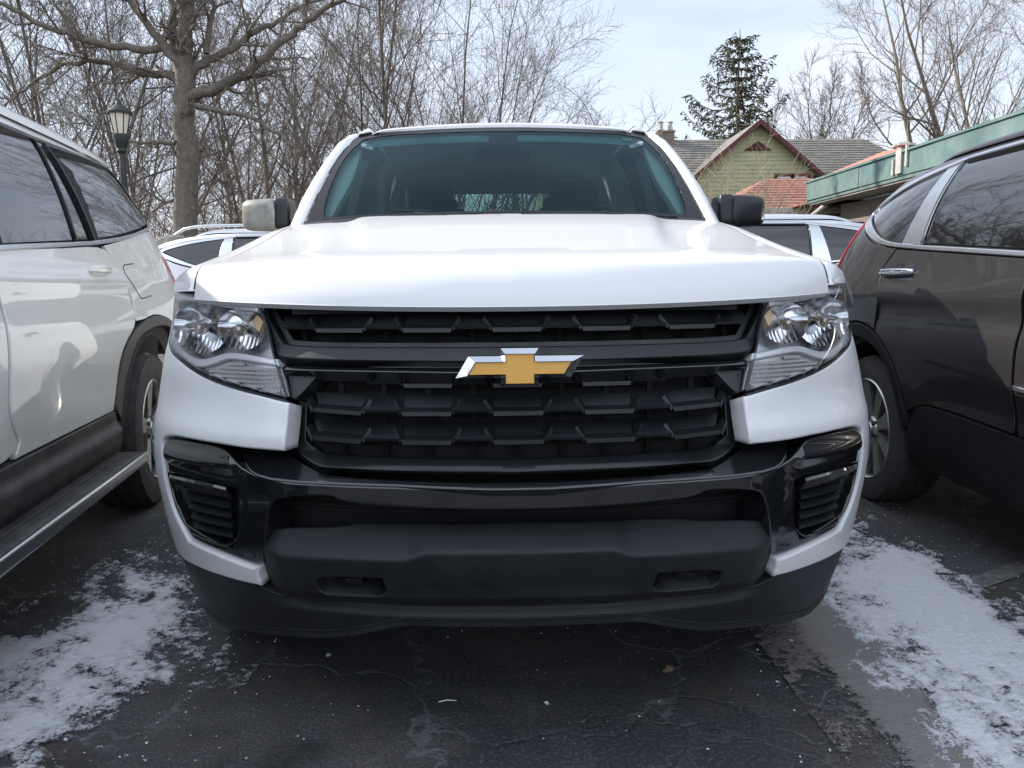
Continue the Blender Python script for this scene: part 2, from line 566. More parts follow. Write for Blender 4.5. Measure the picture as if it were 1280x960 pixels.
def CABS(y, z):
    y = np.asarray(y, float); z = np.asarray(z, float)
    x = np.interp(z, _CS[:, 0], _CS[:, 1]) - .02 * np.clip((y - 2.6) / 1.0, 0, 1) ** 2
    return np.stack([x, y, z], 1)
# ------------------------------------------------------------------ ground
def vnoise(x, y, seed=0):
    xi, yi = np.floor(x).astype(int), np.floor(y).astype(int); fx, fy = x - xi, y - yi
    fx = fx * fx * (3 - 2 * fx); fy = fy * fy * (3 - 2 * fy)
    def h(a, b):
        n = (a * 374761393 + b * 668265263 + seed * 1442695) & 0x7fffffff
        n = ((n ^ (n >> 13)) * 1274126177) & 0x7fffffff
        return ((n ^ (n >> 16)) & 0xffff) / 65535.0
    return (h(xi, yi) * (1 - fx) + h(xi + 1, yi) * fx) * (1 - fy) + (h(xi, yi + 1) * (1 - fx) + h(xi + 1, yi + 1) * fx) * fy
def fbm(x, y, o=5, seed=0, g=.55):
    v = 0; a = 1; t = 0
    for i in range(o): v = v + a * vnoise(x * 2 ** i, y * 2 ** i, seed + i); t += a; a *= g
    return v / t

def asphalt_material():
    m, nt, b = new_mat('weathered_asphalt'); N, L = nt.nodes, nt.links
    tcn = N.new('ShaderNodeTexCoord')
    def noise(sc, det=6, rough=.6, dist=0):
        n = N.new('ShaderNodeTexNoise'); n.inputs['Scale'].default_value = sc; n.inputs['Detail'].default_value = det
        n.inputs['Roughness'].default_value = rough; n.inputs['Distortion'].default_value = dist
        L.new(tcn.outputs['Object'], n.inputs['Vector']); return n.outputs['Fac']
    def mrange(v, a, c, d=0, e=1):
        r = N.new('ShaderNodeMapRange'); r.inputs['From Min'].default_value = a; r.inputs['From Max'].default_value = c
        r.inputs['To Min'].default_value = d; r.inputs['To Max'].default_value = e; L.new(v, r.inputs['Value']); return r.outputs['Result']
    def mix(f, a, c):
        x = N.new('ShaderNodeMix'); x.data_type = 'RGBA'
        for v, k in ((a, 'A'), (c, 'B')):
            if isinstance(v, tuple): x.inputs[k].default_value = (*v, 1)
            else: L.new(v, x.inputs[k])
        L.new(f, x.inputs['Factor']); return x.outputs['Result']
    def mul(a, c):
        x = N.new('ShaderNodeMath'); x.operation = 'MULTIPLY'; x.use_clamp = True
        L.new(a, x.inputs[0])
        if isinstance(c, float): x.inputs[1].default_value = c
        else: L.new(c, x.inputs[1])
        return x.outputs[0]
    col = mix(mrange(noise(1.3, 8), .35, .68), (.026, .029, .034), (.058, .060, .064))
    col = mix(mrange(noise(95, 3, .75), .52, .66), col, (.125, .125, .13))            # stone chips
    # brown grit, in drifts
    col = mix(mul(mrange(noise(2.2, 7, .65, .6), .47, .64), mrange(noise(30, 5, .7), .35, .6)), col, (.095, .076, .060))
    # pale worn scuffs
    col = mix(mul(mrange(noise(4.5, 9, .7, .3), .60, .68), mrange(noise(38, 3), .45, .6)), col, (.13, .13, .135))
    # fine cracks filled with dust
    wv = N.new('ShaderNodeTexNoise'); wv.inputs['Scale'].default_value = 3.5; wv.inputs['Detail'].default_value = 6
    L.new(tcn.outputs['Object'], wv.inputs['Vector'])
    mxv = N.new('ShaderNodeVectorMath'); mxv.operation = 'MULTIPLY_ADD'
    L.new(wv.outputs['Color'], mxv.inputs[0]); mxv.inputs[1].default_value = (.45, .45, .45); L.new(tcn.outputs['Object'], mxv.inputs[2])
    vo = N.new('ShaderNodeTexVoronoi'); vo.feature = 'DISTANCE_TO_EDGE'; vo.inputs['Scale'].default_value = 1.7
    L.new(mxv.outputs[0], vo.inputs['Vector'])
    ck = mrange(vo.outputs['Distance'], .004, .016, 1, 0)
    ckm = mul(mul(ck, mrange(noise(1.6, 3), .42, .52)), mrange(noise(22, 3), .2, .55))
    col = mix(ckm, col, (.15, .155, .16))
    # thin salt haze
    col = mix(mul(mul(mrange(noise(1.9, 8, .68, .9), .46, .66), mrange(noise(140, 2, .8), .48, .60)), .8), col, (.20, .21, .23))
    # wet streaks
    wet = mul(mrange(noise(1.15, 6, .55, 1.2), .56, .66), mrange(noise(9, 4), .3, .6))
    col = mix(mul(wet, .75), col, (.012, .014, .017))
    L.new(col, b.inputs['Base Color'])
    rg = mrange(wet, 0, 1, .78, .42); L.new(rg, b.inputs['Roughness'])
    hgt = N.new('ShaderNodeMath'); hgt.operation = 'SUBTRACT'
    n1 = noise(70, 5, .75); L.new(n1, hgt.inputs[0]); L.new(mul(ck, .6), hgt.inputs[1])
    bp = N.new('ShaderNodeBump'); bp.inputs['Strength'].default_value = .9; bp.inputs['Distance'].default_value = .008
    L.new(hgt.outputs[0], bp.inputs['Height']); L.new(bp.outputs['Normal'], b.inputs['Normal'])
    return m
M['asphalt'] = asphalt_material()
M['earth'] = mat('leaf_litter_ground', (.085, .070, .050), .95, var=.5, vscale=1.5, col2=(.12, .10, .075), bump=.6, bscale=8)
M['line'] = mat('worn_line_paint', (.22, .215, .205), .8, var=.5, vscale=30, col2=(.07, .07, .072), bump=.5, bscale=90)
def snow_mat(name, thick, thin, full):
    """granular snow that lets the asphalt through where the layer is thin"""
    m, nt, b = new_mat(name); N, L = nt.nodes, nt.links
    tcn = N.new('ShaderNodeTexCoord'); at = N.new('ShaderNodeAttribute'); at.attribute_name = 'thickness'
    def noise(sc, det, ro=.6):
        n = N.new('ShaderNodeTexNoise'); n.inputs['Scale'].default_value = sc; n.inputs['Detail'].default_value = det; n.inputs['Roughness'].default_value = ro
        L.new(tcn.outputs['Object'], n.inputs['Vector']); return n.outputs['Fac']
    def mth(op, a, c, cl=False):
        x = N.new('ShaderNodeMath'); x.operation = op; x.use_clamp = cl
        for i, q in enumerate((a, c)):
            if isinstance(q, (int, float)): x.inputs[i].default_value = q
            else: L.new(q, x.inputs[i])
        return x.outputs[0]
    grain = noise(150, 4, .75); mid = noise(38, 5, .7); big = noise(7, 6, .65)
    # alpha = thickness lifted or cut by grain
    t = mth('MULTIPLY', at.outputs['Fac'], 1.0 / full)
    a_ = mth('ADD', t, mth('MULTIPLY', mth('SUBTRACT', grain, .54), 3.0))
    a_ = mth('ADD', a_, mth('MULTIPLY', mth('SUBTRACT', mid, .53), 2.6))
    a_ = mth('ADD', a_, mth('MULTIPLY', mth('SUBTRACT', big, .50), 1.6))
    al = mth('MULTIPLY', a_, 1.7, True)
    edge = mth('MULTIPLY', at.outputs['Fac'], 40, True)
    al = mth('MULTIPLY', al, edge)
    mx = N.new('ShaderNodeMix'); mx.data_type = 'RGBA'; mx.inputs['A'].default_value = (*thin, 1); mx.inputs['B'].default_value = (*thick, 1)
    f = mth('ADD', mth('MULTIPLY', t, .7), mth('MULTIPLY', mth('SUBTRACT', big, .5), 1.6), True)
    L.new(f, mx.inputs['Factor']); L.new(mx.outputs['Result'], b.inputs['Base Color'])
    b.inputs['Roughness'].default_value = .6
    bp = N.new('ShaderNodeBump'); bp.inputs['Strength'].default_value = 1.0; bp.inputs['Distance'].default_value = .006
    L.new(mth('ADD', grain, mid), bp.inputs['Height']); L.new(bp.outputs['Normal'], b.inputs['Normal'])
    L.new(al, b.inputs['Alpha'])
    return m
M['snow'] = snow_mat('crusty_snow', (.88, .90, .94), (.46, .47, .50), .34)
M['grime_snow'] = snow_mat('dirty_ice', (.27, .255, .245), (.15, .138, .13), .30)
M['crumb'] = mat('ice_crumb', (.62, .64, .67), .5)

mb = MB(); mb.add([(-400, -400, -.02), (400, -400, -.02), (400, 400, -.02), (-400, 400, -.02)], [(0, 1, 2, 3)])
tag(mb.build('ground', M['earth']), kind='structure')
mb = MB(); mb.add([(-14, -16, 0), (12, -16, 0), (12, 13.0, 0), (-14, 13.0, 0)], [(0, 1, 2, 3)])
tag(mb.build('parking_lot', M['asphalt']), kind='structure')

def strip_sheet(a, b, w, z, seed, sp=.012, ragged=.22):
    """worn painted line from a to b: small cells drop out where the paint has gone"""
    a = np.array(a); b = np.array(b); L_ = np.linalg.norm(b - a); d = (b - a) / L_; n = np.array([-d[1], d[0]])
    nu, nv = int(L_ / sp), max(2, int(w / sp))
    V, F = [], []
    for i in range(nu + 1):
        for j in range(nv + 1):
            p = a + d * (L_ * i / nu) + n * (w * (j / nv - .5)); V.append((p[0], p[1], z))
    c = np.array([(V[i * (nv + 1) + j][0], V[i * (nv + 1) + j][1]) for i in range(nu) for j in range(nv)])
    k = fbm(c[:, 0] * 22, c[:, 1] * 22, 4, seed); q = 0
    for i in range(nu):
        for j in range(nv):
            e = min(j, nv - 1 - j) / (nv / 2)
            if k[q] > ragged + (.12 if e < .1 else 0):
                F.append((i * (nv + 1) + j, (i + 1) * (nv + 1) + j, (i + 1) * (nv + 1) + j + 1, i * (nv + 1) + j + 1)[::-1])
            q += 1
    return V, F
V, F = strip_sheet((.905, -1.4), (.935, 4.6), .10, .004, 3, sp=.02)
tag(link_mesh('painted_line', V, F, M['line']), kind='structure')
V, F = strip_sheet((1.47, .975), (2.35, 1.48), .085, .004, 5)
tag(link_mesh('painted_line', V, F, M['line']), kind='structure')

def snow_patch(name, label, poly, seed, sp=.007, cover=.44, h=.012, soft=.22, material=None, z0=.0045, rot=0.0, dith=.30, hi=.9):
    """thin granular snow: grains thin out towards the edges and in streaks worn by tyres and feet"""
    poly = np.array(poly, float)
    x0, y0 = poly.min(0) - .15; x1, y1 = poly.max(0) + .15
    nx, ny = int((x1 - x0) / sp), int((y1 - y0) / sp)
    X, Y_ = np.meshgrid(np.linspace(x0, x1, nx), np.linspace(y0, y1, ny)); P = np.stack([X.ravel(), Y_.ravel()], 1)
    d = edist(P, resample(poly, 9)); ins = inside(P, poly); sd = np.where(ins, d, -d)
    cs, sn = math.cos(rot), math.sin(rot); U = P[:, 0] * cs + P[:, 1] * sn; W_ = -P[:, 0] * sn + P[:, 1] * cs
    f1 = fbm(U * 2.6, W_ * 1.6, 5, seed); f2 = fbm(U * 15, W_ * 8, 5, seed + 20, .65); f3 = fbm(P[:, 0] * 75, P[:, 1] * 75, 3, seed + 40, .7)
    rg_ = np.random.default_rng(seed); f4 = rg_.random(len(P))
    v = np.clip(sd / soft, -1, 1) * .36 + (f1 - .5) * 1.15 + (f2 - .5) * hi + (f3 - .5) * .5 + cover - .42
    z = z0 + (np.clip(v, 0, .5) ** .7) * h * 1.3 + .0035 * f4 * np.clip(v * 6, 0, 1)
    P = P + rg_.normal(0, sp * .22, P.shape)
    V2 = v.reshape(ny, nx); K = (V2[:-1, :-1] + V2[1:, :-1] + V2[:-1, 1:] + V2[1:, 1:]) / 4
    cell = K > .0
    J, I = np.nonzero(cell); a = J * nx + I; quads = np.stack([a, a + 1, a + nx + 1, a + nx], 1)
    u, inv = np.unique(quads, return_inverse=True)
    o = link_mesh(name, np.stack([P[u, 0], P[u, 1], z[u]], 1), inv.reshape(-1, 4), material or M['snow'], smooth=True)
    at = o.data.attributes.new('thickness', 'FLOAT', 'POINT'); at.data.foreach_set('value', np.clip(v[u], 0, 1).astype(np.float32))
    return tag(o, label, 'snow', kind='stuff')
snow_patch('snow_patch', 'bluish crusted snow on the asphalt in front of the large white SUV', [(-1.45, 1.62), (-1.24, 1.56), (-1.02, 1.2), (-.89, .80), (-.86, .45), (-.95, .2), (-1.05, -.15), (-1.45, -.3), (-1.66, .1), (-1.46, .48), (-1.44, .73), (-1.34, .94), (-1.52, 1.13), (-1.48, 1.33)], 11, cover=.40, rot=.5)
snow_patch('snow_patch', 'small snow patch beside the rear wheel of the large white SUV', [(-2.35, 2.35), (-2.1, 2.6), (-1.9, 2.45), (-1.9, 2.2), (-2.1, 2.12)], 14, cover=.40, soft=.12)
snow_patch('snow_patch', 'wide crusted snow strip on the asphalt beside the dark graphite SUV', [(1.30, 2.0), (1.58, 1.82), (1.64, 1.35), (1.54, .95), (1.56, .60), (1.70, .25), (1.66, -.5), (.93, -.55), (.92, .05), (.92, .5), (.97, .8), (1.08, 1.25)], 21, cover=.53, h=.014, soft=.13, rot=-.2, hi=.8)
snow_patch('dirty_ice', 'brownish dirty ice along the painted stall line right of the pickup', [(.878, .95), (1.0, 1.05), (1.03, .6), (1.02, .1), (1.02, -.5), (.852, -.5), (.857, .1), (.866, .5)], 25, cover=.70, h=.004, soft=.035, material=M['grime_snow'], z0=.0048, dith=.22, hi=.5)
# loose crumbs of ice and grit
rng = np.random.default_rng(5)
mb = MB()
def crumb(x, y, r):
    q = rng.normal(0, 1, (6, 3)); base = np.array([(1, 0, 0), (-1, 0, 0), (0, 1, 0), (0, -1, 0), (0, 0, 1), (0, 0, -1)], float) + q * .25
    V = base * r * [1, 1, .7] + [x, y, r * .6 + .004]
    mb.add(V, [(0, 2, 4), (2, 1, 4), (1, 3, 4), (3, 0, 4), (2, 0, 5), (1, 2, 5), (3, 1, 5), (0, 3, 5)])
for _ in range(1500):
    t = rng.random()
    if t < .45: x, y = rng.normal(-1.15, .28), rng.uniform(-.2, 1.9)
    elif t < .9: x, y = rng.normal(1.2, .30), rng.uniform(-.4, 2.1)
    else: x, y = rng.uniform(-1.6, 1.7), rng.uniform(-.4, 2.4)
    crumb(x, y, rng.uniform(.0012, .0036) if rng.random() < .93 else rng.uniform(.004, .007))
for _ in range(60): crumb(rng.uniform(-.9, .9), rng.uniform(-.1, .9), rng.uniform(.001, .003))
tag(mb.build('ice_crumbs', M['crumb']), 'loose pale ice crumbs and grit scattered over the asphalt', 'ice crumbs', kind='stuff')
# a dead leaf and a twig
def leaf_mesh():
    V, F = [], []
    out = [(-.5, 0), (-.3, .16), (-.12, .14), (-.05, .3), (.12, .18), (.3, .24), (.34, .06), (.5, 0)]
    n = len(out)
    for i, (u, w) in enumerate(out):
        for q in (1, 0, -1): V.append((u * .045, w * q * .05, .006 + .010 * abs(q) * (w * 3) + .004 * math.sin(u * 6)))
    for i in range(n - 1):
        for k in (0, 1): F.append((i * 3 + k, (i + 1) * 3 + k, (i + 1) * 3 + k + 1, i * 3 + k + 1)[::-1])
    return V, F
lm = mat('dead_leaf', (.33, .24, .13), .8, var=.4, vscale=60)
V, F = leaf_mesh(); o = link_mesh('dead_leaf', V, F, lm, smooth=True); o.location = (.408, .440, .003); o.rotation_euler = (.15, .1, .5)
md = o.modifiers.new('thick', 'SOLIDIFY'); md.thickness = .0006
tag(o, 'single curled tan dead leaf lying on the asphalt before the pickup', 'leaf')
mb = MB(); mb.tube([(-.200, .300, .006), (-.18, .303, .009), (-.155, .305, .006)], [.0016, .0018, .001], 5)
tag(mb.build('dry_twig', M['crumb']), 'thin pale twig lying on the asphalt before the pickup', 'twig')
# ------------------------------------------------------------------ wheels shared by every vehicle
def make_wheel(parent, c, r, w, rim_r, side, style, dark=False):
    """side = +1 if the outer face looks to local +x"""
    h = w / 2
    prof = [(-h * .8, rim_r * .97), (-h * .95, rim_r * 1.04), (-h, (r + rim_r) / 2), (-h * .93, r * .955), (-h * .78, r * .99), (-h * .55, r)]
    for g in (-.45, 0.0, .45):
        prof += [(h * (g - .1), r), (h * (g - .09), r - .008), (h * (g + .09), r - .008), (h * (g + .1), r)]
    prof += [(h * .55, r), (h * .78, r * .99), (h * .93, r * .955), (h, (r + rim_r) / 2), (h * 1.0, rim_r * 1.2), (h * .95, rim_r * 1.04), (h * .8, rim_r * .97)]
    mb = MB().lathe(prof, 'x', (0, 0, 0), 64)
    # shoulder tread blocks
    for i in range(64):
        a = i * 2 * math.pi / 64
        for s in (-1, 1):
            ca, sa = math.cos(a), math.sin(a); ca2, sa2 = math.cos(a + .06), math.sin(a + .06)
            V = [(s * h * .6, r * 1.0 * ca, r * 1.0 * sa), (s * h * .96, r * .955 * ca, r * .955 * sa), (s * h * .96, r * .955 * ca2, r * .955 * sa2), (s * h * .6, r * 1.0 * ca2, r * 1.0 * sa2)]
            o = [(x, y * 1.005, z * 1.005) for x, y, z in V]
            mb.add(V + o, [(4, 5, 6, 7), (0, 4, 7, 3), (1, 2, 6, 5), (0, 1, 5, 4), (3, 7, 6, 2)])
    wheel = MB()
    s = side
    R_ = rim_r
    wheel.lathe([(s * h * .9, R_ * 1.03), (s * h * .97, R_ * 1.0), (s * h * .9, R_ * .965), (s * h * .6, R_ * .93), (-s * h * .8, R_ * .90), (-s * h * .8, R_ * .97), (s * h * .9, R_ * .99)], 'x', k=64)
    def spoke(a, w0, w1, r0, r1, x0, x1, t=.02, mi=0):
        P = []
        for rr, ww, xx in ((r0, w0, x0), (r1, w1, x1)):
            for q in (-1, 1):
                y = rr * math.cos(a) - q * ww * math.sin(a); z = rr * math.sin(a) + q * ww * math.cos(a)
                P.append((s * xx, y, z))
        V = P + [(x - s * t, y, z) for x, y, z in P]
        F = [(0, 1, 3, 2), (4, 6, 7, 5), (0, 2, 6, 4), (1, 5, 7, 3), (0, 4, 5, 1), (2, 3, 7, 6)]
        if s < 0: F = [f[::-1] for f in F]
        wheel.add(V, F, mi)
    if style == 'pairs':
        for i in range(5):
            a = i * 2 * math.pi / 5 + .35
            for d in (-.17, .17):
                spoke(a + d * .75, .019, .021, R_ * .17, R_ * .95, h * .72, h * .84)
            spoke(a, .030, .042, R_ * .15, R_ * .93, h * .56, h * .62, .02, 1)
    elif style == 'fan':
        for i in range(9):
            a = i * 2 * math.pi / 9
            spoke(a, .022, .036, R_ * .2, R_ * .95, h * .66, h * .86)
    else:
        for i in range(6):
            a = i * 2 * math.pi / 6
            spoke(a, .035, .05, R_ * .2, R_ * .95, h * .62, h * .8)
    wheel.lathe([(s * h * .62, R_ * .26), (s * h * .76, R_ * .22), (s * h * .80, R_ * .13), (s * h * .84, R_ * .12), (s * h * .85, 0.001)], 'x', k=32)
    for i in range(5):
        a = i * 2 * math.pi / 5
        wheel.lathe([(s * h * .6, .014), (s * h * .8, .012), (s * h * .82, .001)], 'x', (0, R_ * .19 * math.cos(a) * 1.05, R_ * .19 * math.sin(a) * 1.05), 8, mi=1)
    wo = wheel.build('wheel', None, parent, mats=[M['alloy'], M['alloy_dark']])
    auto_smooth(wo, 30)
    wo.location = c
    ty = mb.build('tyre', M['rubber'], wo); auto_smooth(ty, 28)
    bd = MB().lathe([(0, .02), (0, R_ * .72), (s * .012, R_ * .72), (s * .012, .02)], 'x', (0, 0, 0), 40).build('brake_disc', M['brake'], wo)
    auto_smooth(bd, 30)
    return wo

def rbox(c, d, r, n=10, taper=None):
    """box with rounded edges; taper(P) may reshape unit-space points"""
    V, F = [], []
    c = np.array(c, float); d = np.array(d, float) / 2
    t = np.linspace(-1, 1, n + 1)
    idx = 0
    for ax in range(3):
        for s in (-1, 1):
            u, w = [i for i in range(3) if i != ax]
            for i in range(n + 1):
                for j in range(n + 1):
                    p = np.zeros(3); p[ax] = s
                    p[u] = np.sign(t[i]) * abs(t[i]) ** .6; p[w] = np.sign(t[j]) * abs(t[j]) ** .6
                    P = p * d
                    core = np.clip(P, -(d - r), d - r)
                    v = P - core; L = np.linalg.norm(v)
                    q = core + v / L * r if L > 1e-9 else P
                    V.append(q)
            for i in range(n):
                for j in range(n):
                    a, b, e, f = idx + i * (n + 1) + j, idx + (i + 1) * (n + 1) + j, idx + (i + 1) * (n + 1) + j + 1, idx + i * (n + 1) + j + 1
                    q = (a, b, e, f)
                    sgn = s * (1 if (ax, u, w) in ((0, 1, 2), (2, 0, 1)) else -1)
                    F.append(q if sgn > 0 else q[::-1])
            idx += (n + 1) ** 2
    V = np.array(V)
    if taper is not None: V = taper(V, d)
    return V + c, F

# ------------------------------------------------------------------ the white pickup
truck = empty('pickup_truck')
tag(truck, 'white pickup truck facing the camera in the middle, black grille with a gold badge', 'pickup truck')
T = truck
def pair(name, g, material, parent=None):
    """right-hand piece and its mirror image, two parts"""
    a = mk(name, g, material, parent); b = mk(name, mirror(g), material, parent)
    return a, b
def sym(half):
    """closed outline from a half outline that starts and ends on the middle line (a, z)"""
    h = [(abs(a), z) for a, z in half]
    return h + [(-a, z) for a, z in reversed(h) if abs(a) > 1e-4]

# hood ---------------------------------------------------------------
HX = .765
hb = [0, .012, .03, .05, .075, .10, .13, .16, .19, .22, .26, .3, .34, .38, .42, .46, .5, .54, .58, .62, .66, .7, .74, .78, .82, .86, .9, .95, 1.0]
ha = np.concatenate([np.linspace(-HX, -.58, 14)[:-1], np.linspace(-.58, -.30, 42)[:-1], np.linspace(-.30, .30, 25)[:-1], np.linspace(.30, .58, 42)[:-1], np.linspace(.58, HX, 14)])
g = grid(HOOD, ha, hb)
def hood_skirt():
    a = ha
    top = HOOD(a, np.zeros(len(a)))
    low = top + np.array([0, .012, -.010]); low2 = low + np.array([0, .05, 0])
    V = np.vstack([top, low, low2]); n = len(a)
    F = []
    for k in (0, 1):
        F += [(k * n + i + 1, k * n + i, (k + 1) * n + i, (k + 1) * n + i + 1) for i in range(n - 1)]
    N = np.tile(np.array([0, -.6, -.8]), (len(V), 1))
    return V, N, F
def side_skirt(sx):
    b = np.array(hb); top = HOOD(np.full(len(b), sx * HX), b)
    low = top + np.array([-sx * .004, 0, -.03])
    V = np.vstack([top, low]); n = len(b)
    F = [(i, i + 1, n + i + 1, n + i) if sx < 0 else (i + 1, i, n + i, n + i + 1) for i in range(n - 1)]
    return V, np.tile(np.array([sx * 1., 0, 0]), (len(V), 1)), F
mk('hood', join(g, hood_skirt(), side_skirt(1), side_skirt(-1)), M['truck_white'], T)

# front fenders: crown beside the hood, then the flank down to the wheel arch
def FCROWN(th, y):
    th = np.asarray(th, float); y = np.asarray(y, float)
    xs = HX + .006
    y0 = hood_lip_y(xs); u = np.maximum(y - y0, 0)
    t = np.clip((y - y0) / (hood_back_y(xs) - y0), 0, 1.25) ** (1 / 1.6)
    P = HOOD(np.full_like(y, HX), t)
    zs = P[:, 2] - .001
    ze = 1.036
    xe = np.interp(np.maximum(y - .105, .0), GD[:, 1], GD[:, 0]) * Wz(np.array([ze]))[0]
    xe = np.maximum(xe, xs + .012)
    k = np.clip(th, 0, 1) * math.pi / 2
    x = xs + (xe - xs) * np.sin(k) ** 1.0
    z = ze + (zs - ze) * np.cos(k) ** .85
    return np.stack([x, y, z], 1)
def arch_pts(yc, zc, ra, a0, a1, n=16):
    return [(yc + ra * math.cos(R(a0 + (a1 - a0) * i / n)), zc + ra * math.sin(R(a0 + (a1 - a0) * i / n))) for i in range(n + 1)]
FY, RYW, WR = .93, 4.19, .385
flank = [(1.075, 1.034)] + [(float(s_of_y(1.52)), 1.034), (float(s_of_y(1.52)), .36)]
ap = [(float(s_of_y(y)), z) for y, z in arch_pts(FY, WR, .455, -8, 180 - 8, 18)]
ap = [q for q in ap if q[0] > 1.10]
flank += ap + [(1.10, .60), (1.09, .86), (1.06, .95)]
gf = patch(flank, TF, .03, .004, .012)
gc = grid(FCROWN, np.linspace(0, 1, 12), np.concatenate([[.352, .36, .37, .385], np.linspace(.41, 1.52, 30)]), flip=False)
pair('fender', (join(gf, gc)), M['truck_white'], T)

# bumper cover in body colour ------------------------------------------
wb = [(.5006, .7921), (.5662, .8035), (.634, .8146), (.7105, .8286), (.7899, .8441), (.8615, .8641), (.9536, .8836), (1.04, .905), (1.085, .90),
      (1.095, .76), (1.085, .62), (1.06, .50), (1.02, .415), (.975, .372), (.9047, .3714), (.821, .3736), (.7275, .3723), (.6531, .3697), (.6041, .3698),
      (.6088, .3938), (.6068, .4185), (.6153, .415), (.6458, .4186), (.7166, .4295), (.7906, .4369), (.8494, .4414), (.8699, .4674), (.9043, .5044),
      (.9154, .5462), (.9190, .5897), (.9230, .6442), (.9210, .6744), (.905, .6857), (.8477, .6952), (.7655, .6954), (.6788, .6938), (.6084, .6904),
      (.5419, .6893), (.5019, .6895), (.5008, .7249)]
def bump_off(a, z):     # the cheek is drawn in below the lamp and swells over the dark pocket
    a = np.abs(a)
    k = np.exp(-((z - .78) / .05) ** 2) * np.clip((a - .55) / .15, 0, 1) * np.clip((1.02 - a) / .1, 0, 1)
    return .012 * k - .006 * np.exp(-((z - .715) / .025) ** 2)
pair('bumper_cover', (patch(wb, TFo(bump_off), .014, .007, .05)), M['truck_white'], T)

